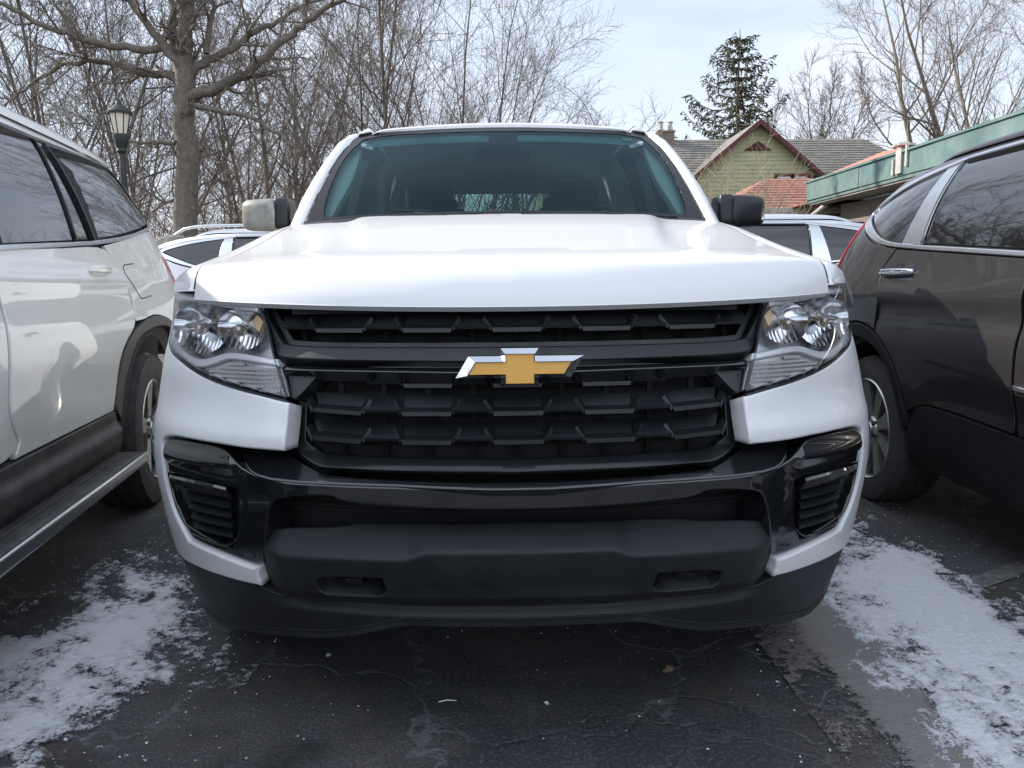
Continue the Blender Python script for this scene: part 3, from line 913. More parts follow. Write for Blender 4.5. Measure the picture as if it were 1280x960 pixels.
# headlights -----------------------------------------------------------
hl = [(1.055, 1.034), (.99, 1.0335), (.90, 1.030), (.8229, 1.0258), (.7063, 1.0145), (.6054, 1.0054), (.5785, .954), (.5379, .8729), (.503, .7971), (.5645, .807), (.6327, .8182),
      (.7121, .832), (.7889, .8478), (.8627, .8678), (.9565, .887), (1.03, .912), (1.055, .915)]
low = [(.5345, .8640), (.6174, .8722), (.6817, .8772), (.7377, .8570), (.79, .8490), (.7121, .834), (.6327, .8202), (.5645, .809), (.508, .8000)]
def scale_poly(p, k):
    p = np.array(p); c = p.mean(0); return [tuple(q) for q in (p - c) * k + c]
M['amber_pale'] = mat('pale_amber_reflector', (.72, .50, .26), .3, metal=.3)
hl_in = [tuple(q) for q in inset(resample(hl if area(hl) > 0 else hl[::-1], .02), .006)[0]]
def build_headlight(flip):
    m_ = (lambda g_: mirror(g_)) if flip else (lambda g_: g_)
    root = mk('headlight', m_(patch(hl_in, TFo(.075), .02, .002, .01)), M['lens_dark'], T)
    # side wall of the housing
    lp = resample(hl_in, .02)
    if area(lp) < 0: lp = lp[::-1]
    A = TF(lp[:, 0], lp[:, 1], .004); B = TF(lp[:, 0], lp[:, 1], .08); n = len(lp)
    F = [(i, (i + 1) % n, n + (i + 1) % n, n + i) for i in range(n)]
    cen = A.mean(0)
    Nn = np.vstack([cen - A, cen - B]); Nn[:, 1] = 0; Nn /= np.linalg.norm(Nn, axis=1)[:, None] + 1e-9
    mk('housing_wall', m_((np.vstack([A, B]), Nn, F)), M['lens_dark'], root)
    # clear outer lens
    mk('lens', m_(patch(hl, TFo(0.0), .018, .004, .004)), M['clear_lens'], root)
    # bright brow along the top
    brow = ribbon([(1.03, 1.018), (.95, 1.020), (.87, 1.0185), (.80, 1.0125), (.70, 1.0030), (.612, .9950)], .018)
    # winged strip between the main beam and the lower lamp
    strip = [(1.045, .990), (1.048, .93), (1.03, .913), (.9565, .8885), (.8627, .8695), (.80, .853), (.7448, .8603), (.6897, .8803), (.6174, .8750), (.5370, .8660),
             (.5440, .8830), (.6233, .8910), (.6897, .8965), (.7448, .8800), (.8019, .8745), (.88, .8900), (.95, .9120), (1.0, .945), (1.022, .99)]
    mk('trim_strip', m_(join(patch(strip, TFo(.014), .012, .005, .03), patch(brow, TFo(.010), .012, .005, .03))), M['lamp_trim'], root)
    # reflector bowls with flutes in their lower half
    for nm, (ca, cz), rr, dep in (('main_reflector', (.815, .945), .066, .06), ('inner_reflector', (.665, .945), .052, .05)):
        c = TF(np.array([ca]), np.array([cz]))[0]
        ang = np.array([.25, 1.0]) if nm[0] == 'm' else np.array([.12, 1.0])
        V, F = [], []
        nr, na = 16, 120
        tilt = .38 if nm[0] == 'm' else .22
        for i in range(nr + 1):
            r_ = rr * (.16 + .84 * i / nr)
            for j in range(na):
                a = j * 2 * math.pi / na
                x = r_ * math.cos(a) * 1.12; z = r_ * math.sin(a) * .92
                fl = .0022 * math.sin(x * 520) * min(1, max(0, (-.004 - z) / .008)) + .0018 * math.sin(a * 5 + 1) * (z > 0)
                y = .075 - dep * (r_ / rr) ** 2 + fl * (i / nr) + tilt * x
                V.append((c[0] + x, c[1] + y, c[2] + z))
        for i in range(nr):
            for j in range(na):
                q = (j + 1) % na
                F.append((i * na + j, i * na + q, (i + 1) * na + q, (i + 1) * na + j)[::-1])
        V = np.array(V)
        if flip: V = V * [-1, 1, 1]; F = [f[::-1] for f in F]
        o = link_mesh(nm, V, F, M['reflector'], root); auto_smooth(o, 25)
        mb = MB()
        s_ = -1 if flip else 1
        mb.lathe([(.078, .008), (.040, .011), (.030, .0145), (.018, .0145), (.012, .010), (.009, .001)], 'y', (s_ * c[0], c[1] + .0, c[2] - .002), 20)
        o = mb.build('bulb', M['bulb'], root); auto_smooth(o, 40)
    am = patch([(.606, .962), (.626, .985), (.634, .966), (.626, .945), (.614, .938)], TFo(.040), .01, .002, .01)
    mk('amber_marker', m_(am), M['amber_pale'], root)
    # ribbed lower lamp
    mb = MB()
    g_ = patch(low, TFo(.030), .012, .001, .01)
    if flip: g_ = mirror(g_)
    mb.add(g_[0], g_[2])
    for i in range(38):
        for j in range(9):
            a = .53 + .007 * i; z = .803 + .0092 * j
            if inside(np.array([[a, z]]), low)[0] and inside(np.array([[a + .004, z + .006]]), low)[0]:
                p = TF(np.array([a + .003]), np.array([z]), .026)[0]
                if flip: p[0] *= -1
                mb.box(p, (.0045, .008, .006))
    mb.build('lower_lamp', M['ribbed'], root)
    # thin dark seal under the lamp
    sl = ribbon([(.506, .7935), (.5645, .8040), (.6327, .8150), (.7121, .8290), (.7889, .8450), (.8627, .8650), (.9565, .8850), (1.04, .9080)], .006)
    mk('seal', m_(patch(sl, TFo(.004), .012, .001, .02)), M['satin_black'], root)
    return root
build_headlight(False); build_headlight(True)

M['dark_rib'] = mat('dark_rib_plastic', (.004, .0045, .005), .7, spec=.2)  # near-black plastic of the ribs behind the slats
# grille ---------------------------------------------------------------
gb = sym([(0, .995), (.60, .998), (.56, .91), (.53, .86), (.51, .79), (.515, .66), (.46, .635), (.40, .625), (0, .62)])
mk('grille_back', patch(gb, TFo(.12), .05, .001, .002, rnd=False), M['dark'], T)
# satin upper frame with the wide bar that carries the badge
def bar_off(a, z):
    return .008 + np.clip((z - .882) / .035, 0, 1) * .022 + np.clip((z - .925) / .05, 0, 1) * .004
bar = sym([(0, .9095), (.2773, .9105), (.46, .9110), (.535, .9150), (.548, .9240), (.6000, .9860), (.6230, 1.000), (.6040, 1.003), (.5840, .958), (.5560, .9010), (.5395, .8862), (.43, .8830), (.25, .8805), (0, .8775)])
mk('grille_bar', patch(bar, TFo(bar_off), .016, .004, .03), M['satin_black'], T)
# inner bevel of the upper opening
bev = sym([(0, .9020), (.46, .9040), (.53, .9090), (.592, .9860), (.578, .990), (.520, .922), (.455, .9175), (0, .9165)])
mk('grille_bevel', patch(bev, TFo(.056), .02, .0015, .03), M['satin_black'], T)
# gloss channel and lip under the bar
ch = sym([(0, .8760), (.43, .8815), (.5370, .8845), (.5280, .8660), (.43, .8640), (0, .8600)])
mk('grille_channel', patch(ch, TFo(.045), .02, .002, .03), M['gloss_black'], T)
lip = sym([(0, .8615), (.25, .8650), (.5290, .8680), (.5250, .8590), (.25, .8570), (0, .8530)])
mk('grille_lip', patch(lip, TFo(lambda a, z: .012 + (z - .853) * .9), .012, .002, .03), M['gloss_black'], T)
# gloss cheek pieces between lip and lower opening
ck = [(.5240, .8590), (.4990, .7970), (.4840, .8000), (.4480, .8420), (.4400, .8575)]
pair('grille_cheek', (patch(ck, TFo(lambda a, z: .02 + .35 * np.clip(z - .80, 0, .06)), .012, .003, .03)), M['satin_black'], T)
# frame of the lower opening
fr = sym([(0, .8520), (.435, .8560), (.480, .797), (.4950, .790), (.4930, .684), (.474, .6700), (.437, .6560), (.4016, .6500), (0, .6440)])
frh = sym([(0, .8420), (.425, .8440), (.466, .792), (.474, .778), (.470, .700), (.455, .6880), (.428, .6780), (.398, .6740), (0, .6700)])
def fr_off(a, z):
    return .030 + .045 * np.clip((z - .652) / .03, 0, 1)
mk('grille_frame', patch(fr, TFo(fr_off), .010, .003, .02, holes=[frh]), M['satin_black'], T)
# wide hexagonal slats
def GP(x, z, off):
    s = s_of_x(abs(x), z)
    return (x, float(np.interp(s, GS, GD[:, 1]) + Vz(z) + off), z)
def slat_rows(rows, xmax):
    mb = MB()
    for zc in rows:
        for k in range(-5, 6):
            xc = k * .0975
            if abs(xc) > xmax: continue
            outer = abs(xc) + .0975 > xmax
            if k % 2:
                q = [(-.043, .012, .062), (.043, .012, .062), (.038, -.009, .018), (-.038, -.009, .018), (-.038, -.014, .022), (.038, -.014, .022), (.043, -.014, .07), (-.043, -.014, .07)]
                V = [GP(xc + a, zc + b * 1.13, c) for a, b, c in q]
                mb.add(V, [(0, 3, 2, 1), (3, 4, 5, 2), (4, 7, 6, 5), (0, 1, 6, 7), (0, 7, 4, 3), (1, 2, 5, 6)])
            else:
                e0 = .062; e1 = .050
                xo = 1.0
                q = [(-e0, .012, .068), (e0, .012, .068), (e1, -.008, .050), (-e1, -.008, .050),     # recessed panel
                     (-e1 - .004, -.012, .016), (e1 + .004, -.012, .016), (e1 + .002, -.020, .018), (-e1 - .002, -.020, .018),
                     (e0, -.020, .075), (-e0, -.020, .075)]
                V = [GP(xc + a, zc + b * 1.13 + (.006 * (abs(xc + a) > xmax - .03)), c) for a, b, c in q]
                mb.add(V, [(0, 3, 2, 1), (3, 4, 5, 2), (4, 7, 6, 5), (7, 9, 8, 6)])
                for sg in (-1, 1):      # slanted cheek up to the neighbour
                    q = [(sg * (e1 + .004), -.012, .016), (sg * (e0 + .008), .010, .030), (sg * (e0 + .003), .012, .050), (sg * (e1 - .002), -.008, .048),
                         (sg * (e1 + .008), -.018, .020), (sg * (e0 + .013), .004, .034)]
                    V = [GP(xc + a, zc + b * 1.13, c) for a, b, c in q]
                    F = [(0, 1, 2, 3), (4, 5, 1, 0)]
                    if sg < 0: F = [f[::-1] for f in F]
                    mb.add(V, F)
    return mb
slat_rows([.9630], .52).build('grille_slats', M['satin_black'], T)
mb = slat_rows([.7880, .7290], .41)
# a shadowed half row tucked under the badge bar
m3 = slat_rows([.8430], .33); vv = np.vstack(m3.v); vv[:, 1] += .03; mb.add(vv, m3.f)
o = mb.build('grille_slats', M['satin_black'], T)
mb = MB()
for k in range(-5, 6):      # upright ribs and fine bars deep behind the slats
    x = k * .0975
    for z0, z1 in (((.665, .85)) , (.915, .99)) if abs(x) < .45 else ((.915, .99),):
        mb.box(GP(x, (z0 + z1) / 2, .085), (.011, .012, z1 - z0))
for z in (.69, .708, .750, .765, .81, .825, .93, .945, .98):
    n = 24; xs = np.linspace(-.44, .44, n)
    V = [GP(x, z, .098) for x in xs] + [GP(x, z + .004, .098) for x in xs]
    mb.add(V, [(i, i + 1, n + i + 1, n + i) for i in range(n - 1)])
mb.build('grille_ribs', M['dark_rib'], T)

# badge: chrome cross-shaped emblem with a gold face ---------------------
bo = [(-.1315, .8520), (-.1045, .8965), (-.0385, .8965), (-.0385, .9125), (.0385, .9125), (.0385, .8965), (.1315, .8965), (.1045, .8520), (.0385, .8520), (.0385, .8345), (-.0385, .8345), (-.0385, .8520)]
bi = [(-.1070, .8590), (-.0910, .8865), (-.0305, .8865), (-.0305, .9025), (.0305, .9025), (.0305, .8865), (.1070, .8865), (.0910, .8590), (.0305, .8590), (.0305, .8400), (-.0305, .8400), (-.0305, .8590)]
def BP(p, y): return [(a + .002, y, z) for a, z in p]
mb = MB()
n = 12
mb.add(BP(bo, .030) + BP(bo, -.004), [(i, (i + 1) % n, n + (i + 1) % n, n + i) for i in range(n)])
mb.add(BP(bo, -.004) + BP(bi, -.022), [(i, (i + 1) % n, n + (i + 1) % n, n + i) for i in range(n)])
mb.add(BP(bi, -.022) + BP(bi, -.014), [(i, (i + 1) % n, n + (i + 1) % n, n + i) for i in range(n)])
Vb = np.vstack(mb.v); Vb[:, 1] += .018
badge = link_mesh('badge', Vb, [f[::-1] for f in mb.f], M['chrome'], T)
bi2 = [tuple(q) for q in inset(np.array(bi[::-1]), .0012)[0]]
def FLAT(a, z): return np.stack([a + .002, np.full_like(a, -.0175 + .018), z], 1)
mk('badge_face', patch(bi2, FLAT, .01, .001, .004, rnd=False), M['gold'], badge)

# gloss black bumper: sloping facet, pockets, centre bar --------------------
fac = sym([(0, .6290), (.395, .6385), (.4256, .6440), (.4640, .6560), (.5130, .6735), (.56, .6765), (.6456, .6770), (.5899, .6290), (.4636, .6255), (.25, .6250), (0, .6180)])
mk('bumper_facet', patch(fac, TFo(lambda a, z: -.012 + np.clip(z - .622, -.01, .06) * 1.7), .012, .003, .03), M['gloss_black'], T)
pk = sym([(0, .6165), (.25, .6235), (.4636, .6240), (.5899, .6265), (.6456, .6760), (.6857, .6880), (.7739, .6890), (.8572, .6875), (.895, .6800), (.9120, .668),
          (.9145, .6377), (.9110, .5897), (.9070, .5462), (.8970, .5060), (.8640, .4680), (.8430, .4470), (.7850, .4420), (.7120, .4345), (.64, .4240), (.6080, .4200),
          (.585, .430), (.5700, .4963), (.5449, .5690), (.5138, .5910), (.40, .6000), (.3779, .5890), (.34, .5815), (0, .5710)])
vh = [(.9050, .5960), (.9040, .560), (.895, .52), (.865, .480), (.70, .4510), (.6793, .4515), (.6536, .4818), (.6330, .5373), (.6320, .5930), (.655, .5985), (.75, .6010), (.854, .6010)]
def pk_off(a, z):
    a = np.abs(a)
    base = -.006 + .020 * np.clip((a - .50) / .10, 0, 1)
    brow = -.016 * np.exp(-((z - .648) / .020) ** 2) * np.clip((a - .60) / .05, 0, 1)
    return base + brow
mk('bumper_pocket', patch(pk, TFo(pk_off), .014, .005, .07, holes=[vh, [(-a, z) for a, z in vh]]), M['gloss_black'], T)
# recessed vent inserts with slats
for s_ in (1, -1):
    vi = scale_poly(vh, 1.02)
    gI = patch(vi, TFo(.055), .03, .001, .01)
    mb = MB().add(gI[0], gI[2])
    for i in range(5):
        zz = .574 - .0240 * i
        a0, a1 = .660 + .003 * i, .835 - .004 * i
        al = np.linspace(a0, a1, 14)
        for (dz0, o0), (dz1, o1) in (((.010, .050), (-.002, .022)), ((-.002, .022), (-.006, .022)), ((-.006, .022), (-.010, .052))):
            dzs = -.018 * (al - .65) / .25
            A = TF(al, zz + dz0 - dzs * 0, o0); B = TF(al, zz + dz1 - dzs * 0, o1)
            n = len(al)
            mb.add(np.vstack([A, B]), [(i_, n + i_, n + i_ + 1, i_ + 1) for i_ in range(n - 1)])
    V = np.vstack(mb.v); F = mb.f
    if s_ < 0: V = V * [-1, 1, 1]; F = [f[::-1] for f in F]
    vent = link_mesh('bumper_vent', V, F, M['satin_black'], T)
    zl_ = lambda a: np.interp(np.abs(a), [.652, .70, .80, .892], [.5945, .5975, .5985, .5935])
    led = patch(ribbon([(.885, .5940), (.80, .5985), (.70, .5975), (.660, .5952)], .006), TFo(lambda a, z: .004 + 1.5 * (z - zl_(a))), .006, .001, .03)
    l2 = patch(ribbon([(.880, .520), (.865, .492), (.852, .470)], .006), TFo(.016), .01, .002, .02)
    l3 = patch(ribbon([(.84, .4600), (.75, .4540), (.69, .4515), (.66, .474)], .004), TFo(.012), .01, .0015, .02)
    gl = join(led, l2, l3)
    mk('vent_trim', mirror(gl) if s_ < 0 else gl, M['gloss_black'], vent)

# lower intake ------------------------------------------------------------
it = sym([(0, .585), (.40, .605), (.54, .60), (.585, .56), (.62, .47), (0, .48)])
mk('intake_back', patch(it, TFo(.13), .06, .001, .002, rnd=False), M['dark'], T)
mb = MB()
for z, o_ in ((.567, .085), (.552, .080), (.540, .090)):
    xs = np.linspace(-.52, .52, 30)
    V = [GP(x, z, o_) for x in xs] + [GP(x, z + .006, o_ + .004) for x in xs] + [GP(x, z - .001, o_ + .02) for x in xs]
    mb.add(V, [(i, i + 1, 31 - 1 + i + 1, 30 + i) for i in range(29)])
mb.build('intake_bars', M['lower_black'], T)

# grained lower bumper ------------------------------------------------------
def zc_(a): return np.interp(np.abs(a), [.17, .19, .205, .235, .25, .28, .56], [.4878, .4872, .4850, .4725, .4703, .4695, .4630])
def low_off(a, z):
    zc = zc_(a); A = np.abs(a)
    up = _sp(z - zc, .0022); dn = _sp(zc - z, .0022)
    ctr = np.clip((.25 - A) / .05, 0, 1)
    o = -.022 + up * (1.15 + .35 * ctr) + dn * .16
    o = o + .05 * np.clip((A - .53) / .07, 0, 1) ** 1.5
    o = o + .012 * np.clip((.375 - z) / .02, 0, 1)
    return o
lw = sym([(0, .5345), (.3437, .5305), (.385, .5210), (.53, .5130), (.565, .500), (.590, .4650), (.606, .4380), (.6085, .3900), (.590, .355), (.5268, .3440), (.2237, .3560), (0, .3530)])
hk = [(.300, .4230), (.43, .4190), (.452, .408), (.450, .385), (.435, .3710), (.31, .3730), (.290, .390)]
mk('lower_bumper', patch(lw, TFo(low_off), .007, .004, .06, holes=[hk, [(-a, z) for a, z in hk]]), M['matte_black'], T)
for s_ in (1, -1):
    bx = MB()
    g_ = patch(scale_poly(hk, 1.05), TFo(.075), .03, .001, .01)
    bx.add(g_[0] * [s_, 1, 1], g_[2] if s_ > 0 else [f[::-1] for f in g_[2]])
    bx.build('hook_recess', M['dark'], T)
    mb = MB()
    pts = [GP(s_ * .40, .397, .06), GP(s_ * .40, .402, .02), GP(s_ * .375, .408, .005), GP(s_ * .35, .402, .02), GP(s_ * .35, .395, .06)]
    mb.tube(pts, .009, 8)
    mb.box(GP(s_ * .418, .395, .035), (.026, .012, .036))
    mb.build('tow_hook', M['lower_black'], T)
# air dam under the bumper
dm = sym([(0, .3530), (.2344, .3545), (.5635, .3400), (.600, .360), (.6531, .3740), (.7275, .3765), (.821, .3775), (.9047, .3755), (.97, .3760), (1.06, .40), (1.12, .40),
          (1.12, .27), (1.08, .255), (.985, .235), (.93, .2090), (.8688, .2000), (.8215, .1974), (.7012, .2170), (.56, .2330), (.4602, .2430), (.3843, .2580), (.2841, .2900), (.24, .2945), (0, .2935)])
_DL = catmull([(0, .2935), (.15, .294), (.24, .2935), (.2841, .288), (.3843, .258), (.4602, .243), (.56, .233), (.7012, .217), (.8215, .1974), (.93, .209), (1.1, .25)], 10)
def dam_low(a): return np.interp(np.abs(a), _DL[:, 0], _DL[:, 1])
def dam_off(a, z):
    h = z - dam_low(a)
    return .014 - .006 * np.exp(-(h / .012) ** 2) + .02 * np.clip((.6 - np.abs(a)) / .1, 0, 1) * np.clip((z - .32) / .02, 0, 1)
mk('air_dam', patch(dm, TFo(dam_off), .012, .003, .012), M['matte_black'], T)

_dl = [(a, float(dam_low(np.array([a]))[0]) + .020) for a in np.linspace(.02, .92, 30)]
dl = _dl + []
mk('dam_bead', patch(ribbon([(-a, z) for a, z in reversed(dl)] + dl, .005), TFo(lambda a, z: dam_off(a, z) - .003), .015, .0015, .004), M['matte_black'], T)
# inner bulk so nothing shows through the gaps ------------------------------
mb = MB()
mb.box((0, 1.0, .70), (1.10, 1.10, .62))
mb.box((0, .40, .55), (1.2, .12, .7))
mb.box((0, 2.7, .42), (1.3, 4.6, .25))
mb.box((0, .30, .99), (1.0, .2, .02)); mb.box((0, 1.0, 1.04), (1.5, .8, .02))
mb.build('chassis', M['dark'], T)

# cab -----------------------------------------------------------------------
GL = [(-.745, -.02), (-.7346, .14), (-.7173, .3895), (-.6927, .6491), (-.6595, .8855), (-.6218, .9837), (-.5577, 1.0102), (-.3017, .9985), (0, .9960)]
GI = [(-.6650, .1324), (-.6705, .1624), (-.6815, .2684), (-.6703, .597), (-.6385, .8022), (-.6003, .9246), (-.5141, .9573), (-.2988, .9457), (0, .9430)]
GO = [(-.7953, .06), (-.7953, .1303), (-.7923, .279), (-.7519, .5612), (-.7188, .8394), (-.6841, 1.0183), (-.6313, 1.040), (-.585, 1.043)]
glass = GL + [(-a, b) for a, b in reversed(GL[:-1])]
inner = GI + [(-a, b) for a, b in reversed(GI[:-1])]
inner = [(.0, .118), (-.4312, .1258)] + inner + [(.4312, .1258)]
mk('windshield', patch(glass, WIND, .035, .002, .004), M['windshield'], T)
WINDi = lambda a, b: WIND(a, b) + np.array([0, .007, -.004])
fr_o = [tuple(q) for q in inset(np.array(glass[::-1]), .004)[0]][::-1]
mk('windshield_border', patch(fr_o, WINDi, .03, .0005, .001, holes=[inner]), M['frit'], T)
# outward face of the black border (ceramic band printed on the pane)
WINDo = lambda a, b: WIND(a, b) + np.array([0, -.0018, .0012])
mk('windshield_band', patch(fr_o, WINDo, .03, .0004, .0004, holes=[inner]), M['frit'], T)
def PIL(a, b):
    P = WIND(a, b)
    # outside the glass edge the pillar bulges forward and rolls back
    e = np.interp(b, [-.02, .14, .39, .65, .886, .984, 1.01], [.745, .735, .717, .693, .660, .622, .558])
    t = np.clip((np.abs(a) - e) / .065, 0, 1.6)
    P = P + np.stack([0 * a, -.014 * np.sin(np.clip(t, 0, 1) * math.pi) + .05 * np.clip(t - .7, 0, 2) ** 2, .010 * np.sin(np.clip(t, 0, 1) * math.pi)], 1)
    return P
pil = GL[:7][::-1]
po = [(-.5577, 1.0125), (-.6235, .9875), (-.6625, .888), (-.696, .650), (-.7205, .39), (-.738, .14), (-.748, .0), (-.80, .0)] + GO[1:-1] + [(-.580, 1.042)]
pair('windshield_pillar', mirror(patch(po, PIL, .018, .004, .04)), M['truck_white'], T)
# black drip channel at the top corners
dr = ribbon([(-.545, 1.014), (-.572, 1.030), (-.586, 1.046)], .010)
pair('drip_channel', (patch(dr, PIL, .01, .001, .02)), M['satin_black'], T)
def ROOF(x, t):
    x = np.asarray(x, float); t = np.asarray(t, float)
    X = np.abs(x)
    y0 = 2.005 + .05 * (X / .6) ** 2
    y = y0 + (3.58 - y0) * t
    z = 1.728 + .034 * (1 - np.exp(-(y - y0) / .10)) * 1.0 + .02 * np.clip((y - y0) / .5, 0, 1) - .022 * (X / .6) ** 2 - .05 * np.clip((X - .5) / .12, 0, 1) ** 2.5
    z = z - .05 * np.clip((t - .85) / .15, 0, 1) ** 2
    return np.stack([x, y, z], 1)
roof = grid(ROOF, np.linspace(-.622, .622, 50), np.concatenate([[0, .004, .01, .02, .035, .05, .07], np.linspace(.1, 1, 22)]))
def strip_between(P, Q, flip=False):
    n = len(P); V = np.vstack([P, Q])
    F = [(i, i + 1, n + i + 1, n + i) for i in range(n - 1)]
    if flip: F = [f[::-1] for f in F]
    nn = np.cross(P[-1] - P[0], Q[n // 2] - P[n // 2]); nn = nn / (np.linalg.norm(nn) + 1e-9)
    if flip: nn = -nn
    return V, np.tile(nn, (len(V), 1)), F
hx = np.linspace(-.6, .6, 50)
hd = strip_between(ROOF(np.linspace(-.622, .622, 50), np.zeros(50)), WIND(hx, np.full(50, 1.004)), flip=True)
mk('cab_roof', join(roof, hd), M['truck_white'], T)
mb = MB(); 
lin = grid(lambda a, b: ROOF(a * .93, b) - np.array([0, 0, .035]), np.linspace(-.62, .62, 16), np.linspace(.04, .97, 12), flip=True)
mk('headliner', lin, M['headliner'], T)

# cab sides: doors with window frames
SD = TFn(.0)
yd = lambda y: float(s_of_y(y))
door1 = [(yd(1.53), 1.115), (yd(1.53), .36), (yd(2.42), .36), (yd(2.55), .60), (yd(2.57), 1.115)]
door2 = [(yd(2.585), 1.115), (yd(2.565), .60), (yd(2.435), .36), (yd(3.25), .36), (yd(3.40), .62), (yd(3.52), 1.115)]
def door_frame(ol, win):
    return patch(ol, CABS, .03, .003, .03, holes=[win])
rail1 = [(1.53, 1.12), (1.60, 1.20), (1.95, 1.57), (2.12, 1.69), (2.56, 1.72), (2.56, 1.12)]
w1 = [(1.68, 1.155), (1.70, 1.23), (1.98, 1.53), (2.14, 1.635), (2.50, 1.66), (2.50, 1.155)]
rail2 = [(2.57, 1.12), (2.57, 1.72), (3.30, 1.715), (3.53, 1.50), (3.53, 1.12)]
w2 = [(2.63, 1.155), (2.63, 1.66), (3.18, 1.66), (3.42, 1.45), (3.42, 1.155)]
for s_ in (1, -1):
    mm = (lambda g_: g_) if s_ > 0 else mirror
    for nm, lowp, rail, win in (('front_door', door1, rail1, w1), ('rear_door', door2, rail2, w2)):
        d = mk(nm, mm(join(patch(lowp, TF, .05, .004, .02), door_frame(rail, win))), M['truck_white'], T)
        mk('door_glass', mm(patch(scale_poly(win, 1.03), lambda a, b: CABS(a, b) - np.array([.012, 0, 0]), .06, .001, .002)), M['side_glass'], d)
        mb = MB(); y0 = lowp[0][0] if nm == 'x' else (2.36 if nm[0] == 'f' else 3.36)
        mb.add(*rbox((s_ * .945, y0, 1.0), (.035, .17, .032), .012, 6)); o = mb.build('door_handle', M['satin_black'], d); auto_smooth(o, 50)
rest = [(yd(3.53), 1.115), (yd(3.41), .62), (yd(3.26), .36), (yd(3.64), .36), (yd(3.64), 1.115)]
pair('cab_corner', (join(patch(rest, TF, .05, .004, .02), patch([(3.54, 1.12), (3.54, 1.49), (3.32, 1.715), (3.60, 1.70), (3.62, 1.12)], CABS, .05, .003, .03))), M['truck_white'], T)
# back of the cab with its window
def BACK(x, z): return np.stack([x, 3.64 - .10 * np.clip((z - 1.1) / .6, 0, 1), z], 1)
bk = [(-.90, .6), (.90, .6), (.88, 1.1), (.80, 1.25), (.62, 1.72), (-.62, 1.72), (-.80, 1.25), (-.88, 1.1)]
bw = [(-.62, 1.20), (.62, 1.20), (.55, 1.60), (-.55, 1.60)]
mk('cab_back', patch(bk, BACK, .08, .004, .02, holes=[bw]), M['truck_white'], T)
mk('rear_window', patch(scale_poly(bw, 1.03), lambda a, b: BACK(a, b) + np.array([0, .006, 0]), .1, .001, .002), M['side_glass'], T)
# bed
bed = [(yd(3.67), 1.17), (yd(3.67), .50)] + [(yd(y), z) for y, z in arch_pts(RYW, WR, .46, 180, 0, 18)] + [(yd(5.30), .50), (yd(5.30), 1.17)]
mb = MB()
pair('bed_side', (patch(bed, TF, .05, .006, .03)), M['truck_white'], T)
mb.box((0, 4.48, .72), (1.5, 1.62, .03)); mb.box((0, 3.69, .93), (1.72, .03, .42))
for s_ in (1, -1): mb.box((s_ * .80, 4.48, .93), (.04, 1.62, .44))
mb.build('bed_liner', M['satin_black'], T)
tg = MB(); tg.add(*rbox((0, 5.30, .92), (1.72, .05, .50), .015, 6)); o = tg.build('tailgate', M['truck_white'], T); auto_smooth(o, 50)
rb = MB(); rb.add(*rbox((0, 5.36, .55), (1.80, .14, .18), .03, 6)); o = rb.build('rear_bumper', M['satin_black'], T); auto_smooth(o, 50)

# cowl with wipers -------------------------------------------------------
mb = MB()
xs = np.linspace(-.74, .74, 30)
A = np.stack([xs, hood_back_y(xs) - .03, HOOD(xs, np.ones(30))[:, 2] - .03], 1); B = WIND(xs, np.full(30, .11)) + np.array([0, -.004, 0])
B[:, 1] = np.maximum(B[:, 1], A[:, 1] + .01)
mb.add(np.vstack([A, B]), [(i, i + 1, 31 + i, 30 + i) for i in range(29)])
mb.build('cowl', M['satin_black'], T)
mb = MB()
for x0, x1 in ((-.62, -.02), (.05, .62)):
    p = WIND(np.linspace(x0, x1, 12), np.linspace(.075, .10, 12)) + np.array([0, -.012, .006])
    mb.tube(p, .006, 6)
    q = WIND(np.array([x1 - .02, (x0 + x1) / 2]), np.array([.02, .10])) + np.array([0, -.02, .008]); mb.tube(q, .007, 6)
mb.build('wiper', M['satin_black'], T)

# mirrors -----------------------------------------------------------------
mirror_sunlit = mat('sunlit_mirror_plastic', (.34, .34, .30), .42, var=.7, vscale=16, col2=(.16, .16, .15), bump=.06, bscale=300)  # pale sunlit look of the left cap, put into its colour
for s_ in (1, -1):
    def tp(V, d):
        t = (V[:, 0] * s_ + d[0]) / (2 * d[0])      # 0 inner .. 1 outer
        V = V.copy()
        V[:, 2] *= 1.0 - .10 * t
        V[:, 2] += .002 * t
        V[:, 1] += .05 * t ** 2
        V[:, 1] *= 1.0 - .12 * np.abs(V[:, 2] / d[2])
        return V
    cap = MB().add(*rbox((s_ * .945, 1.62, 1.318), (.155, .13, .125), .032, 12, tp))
    mo = cap.build('wing_mirror', M['satin_black'] if s_ > 0 else mirror_sunlit, T); auto_smooth(mo, 60)
    base = MB().add(*rbox((s_ * .855, 1.63, 1.322), (.060, .14, .118), .016, 8))
    base.add(*rbox((s_ * .815, 1.63, 1.27), (.10, .06, .05), .015, 6))
    bo_ = base.build('mirror_base', M['satin_black'], mo); auto_smooth(bo_, 60)
    gl_ = MB().box((s_ * .95, 1.70, 1.318), (.135, .004, .10)).build('mirror_glass', M['chrome'], mo)

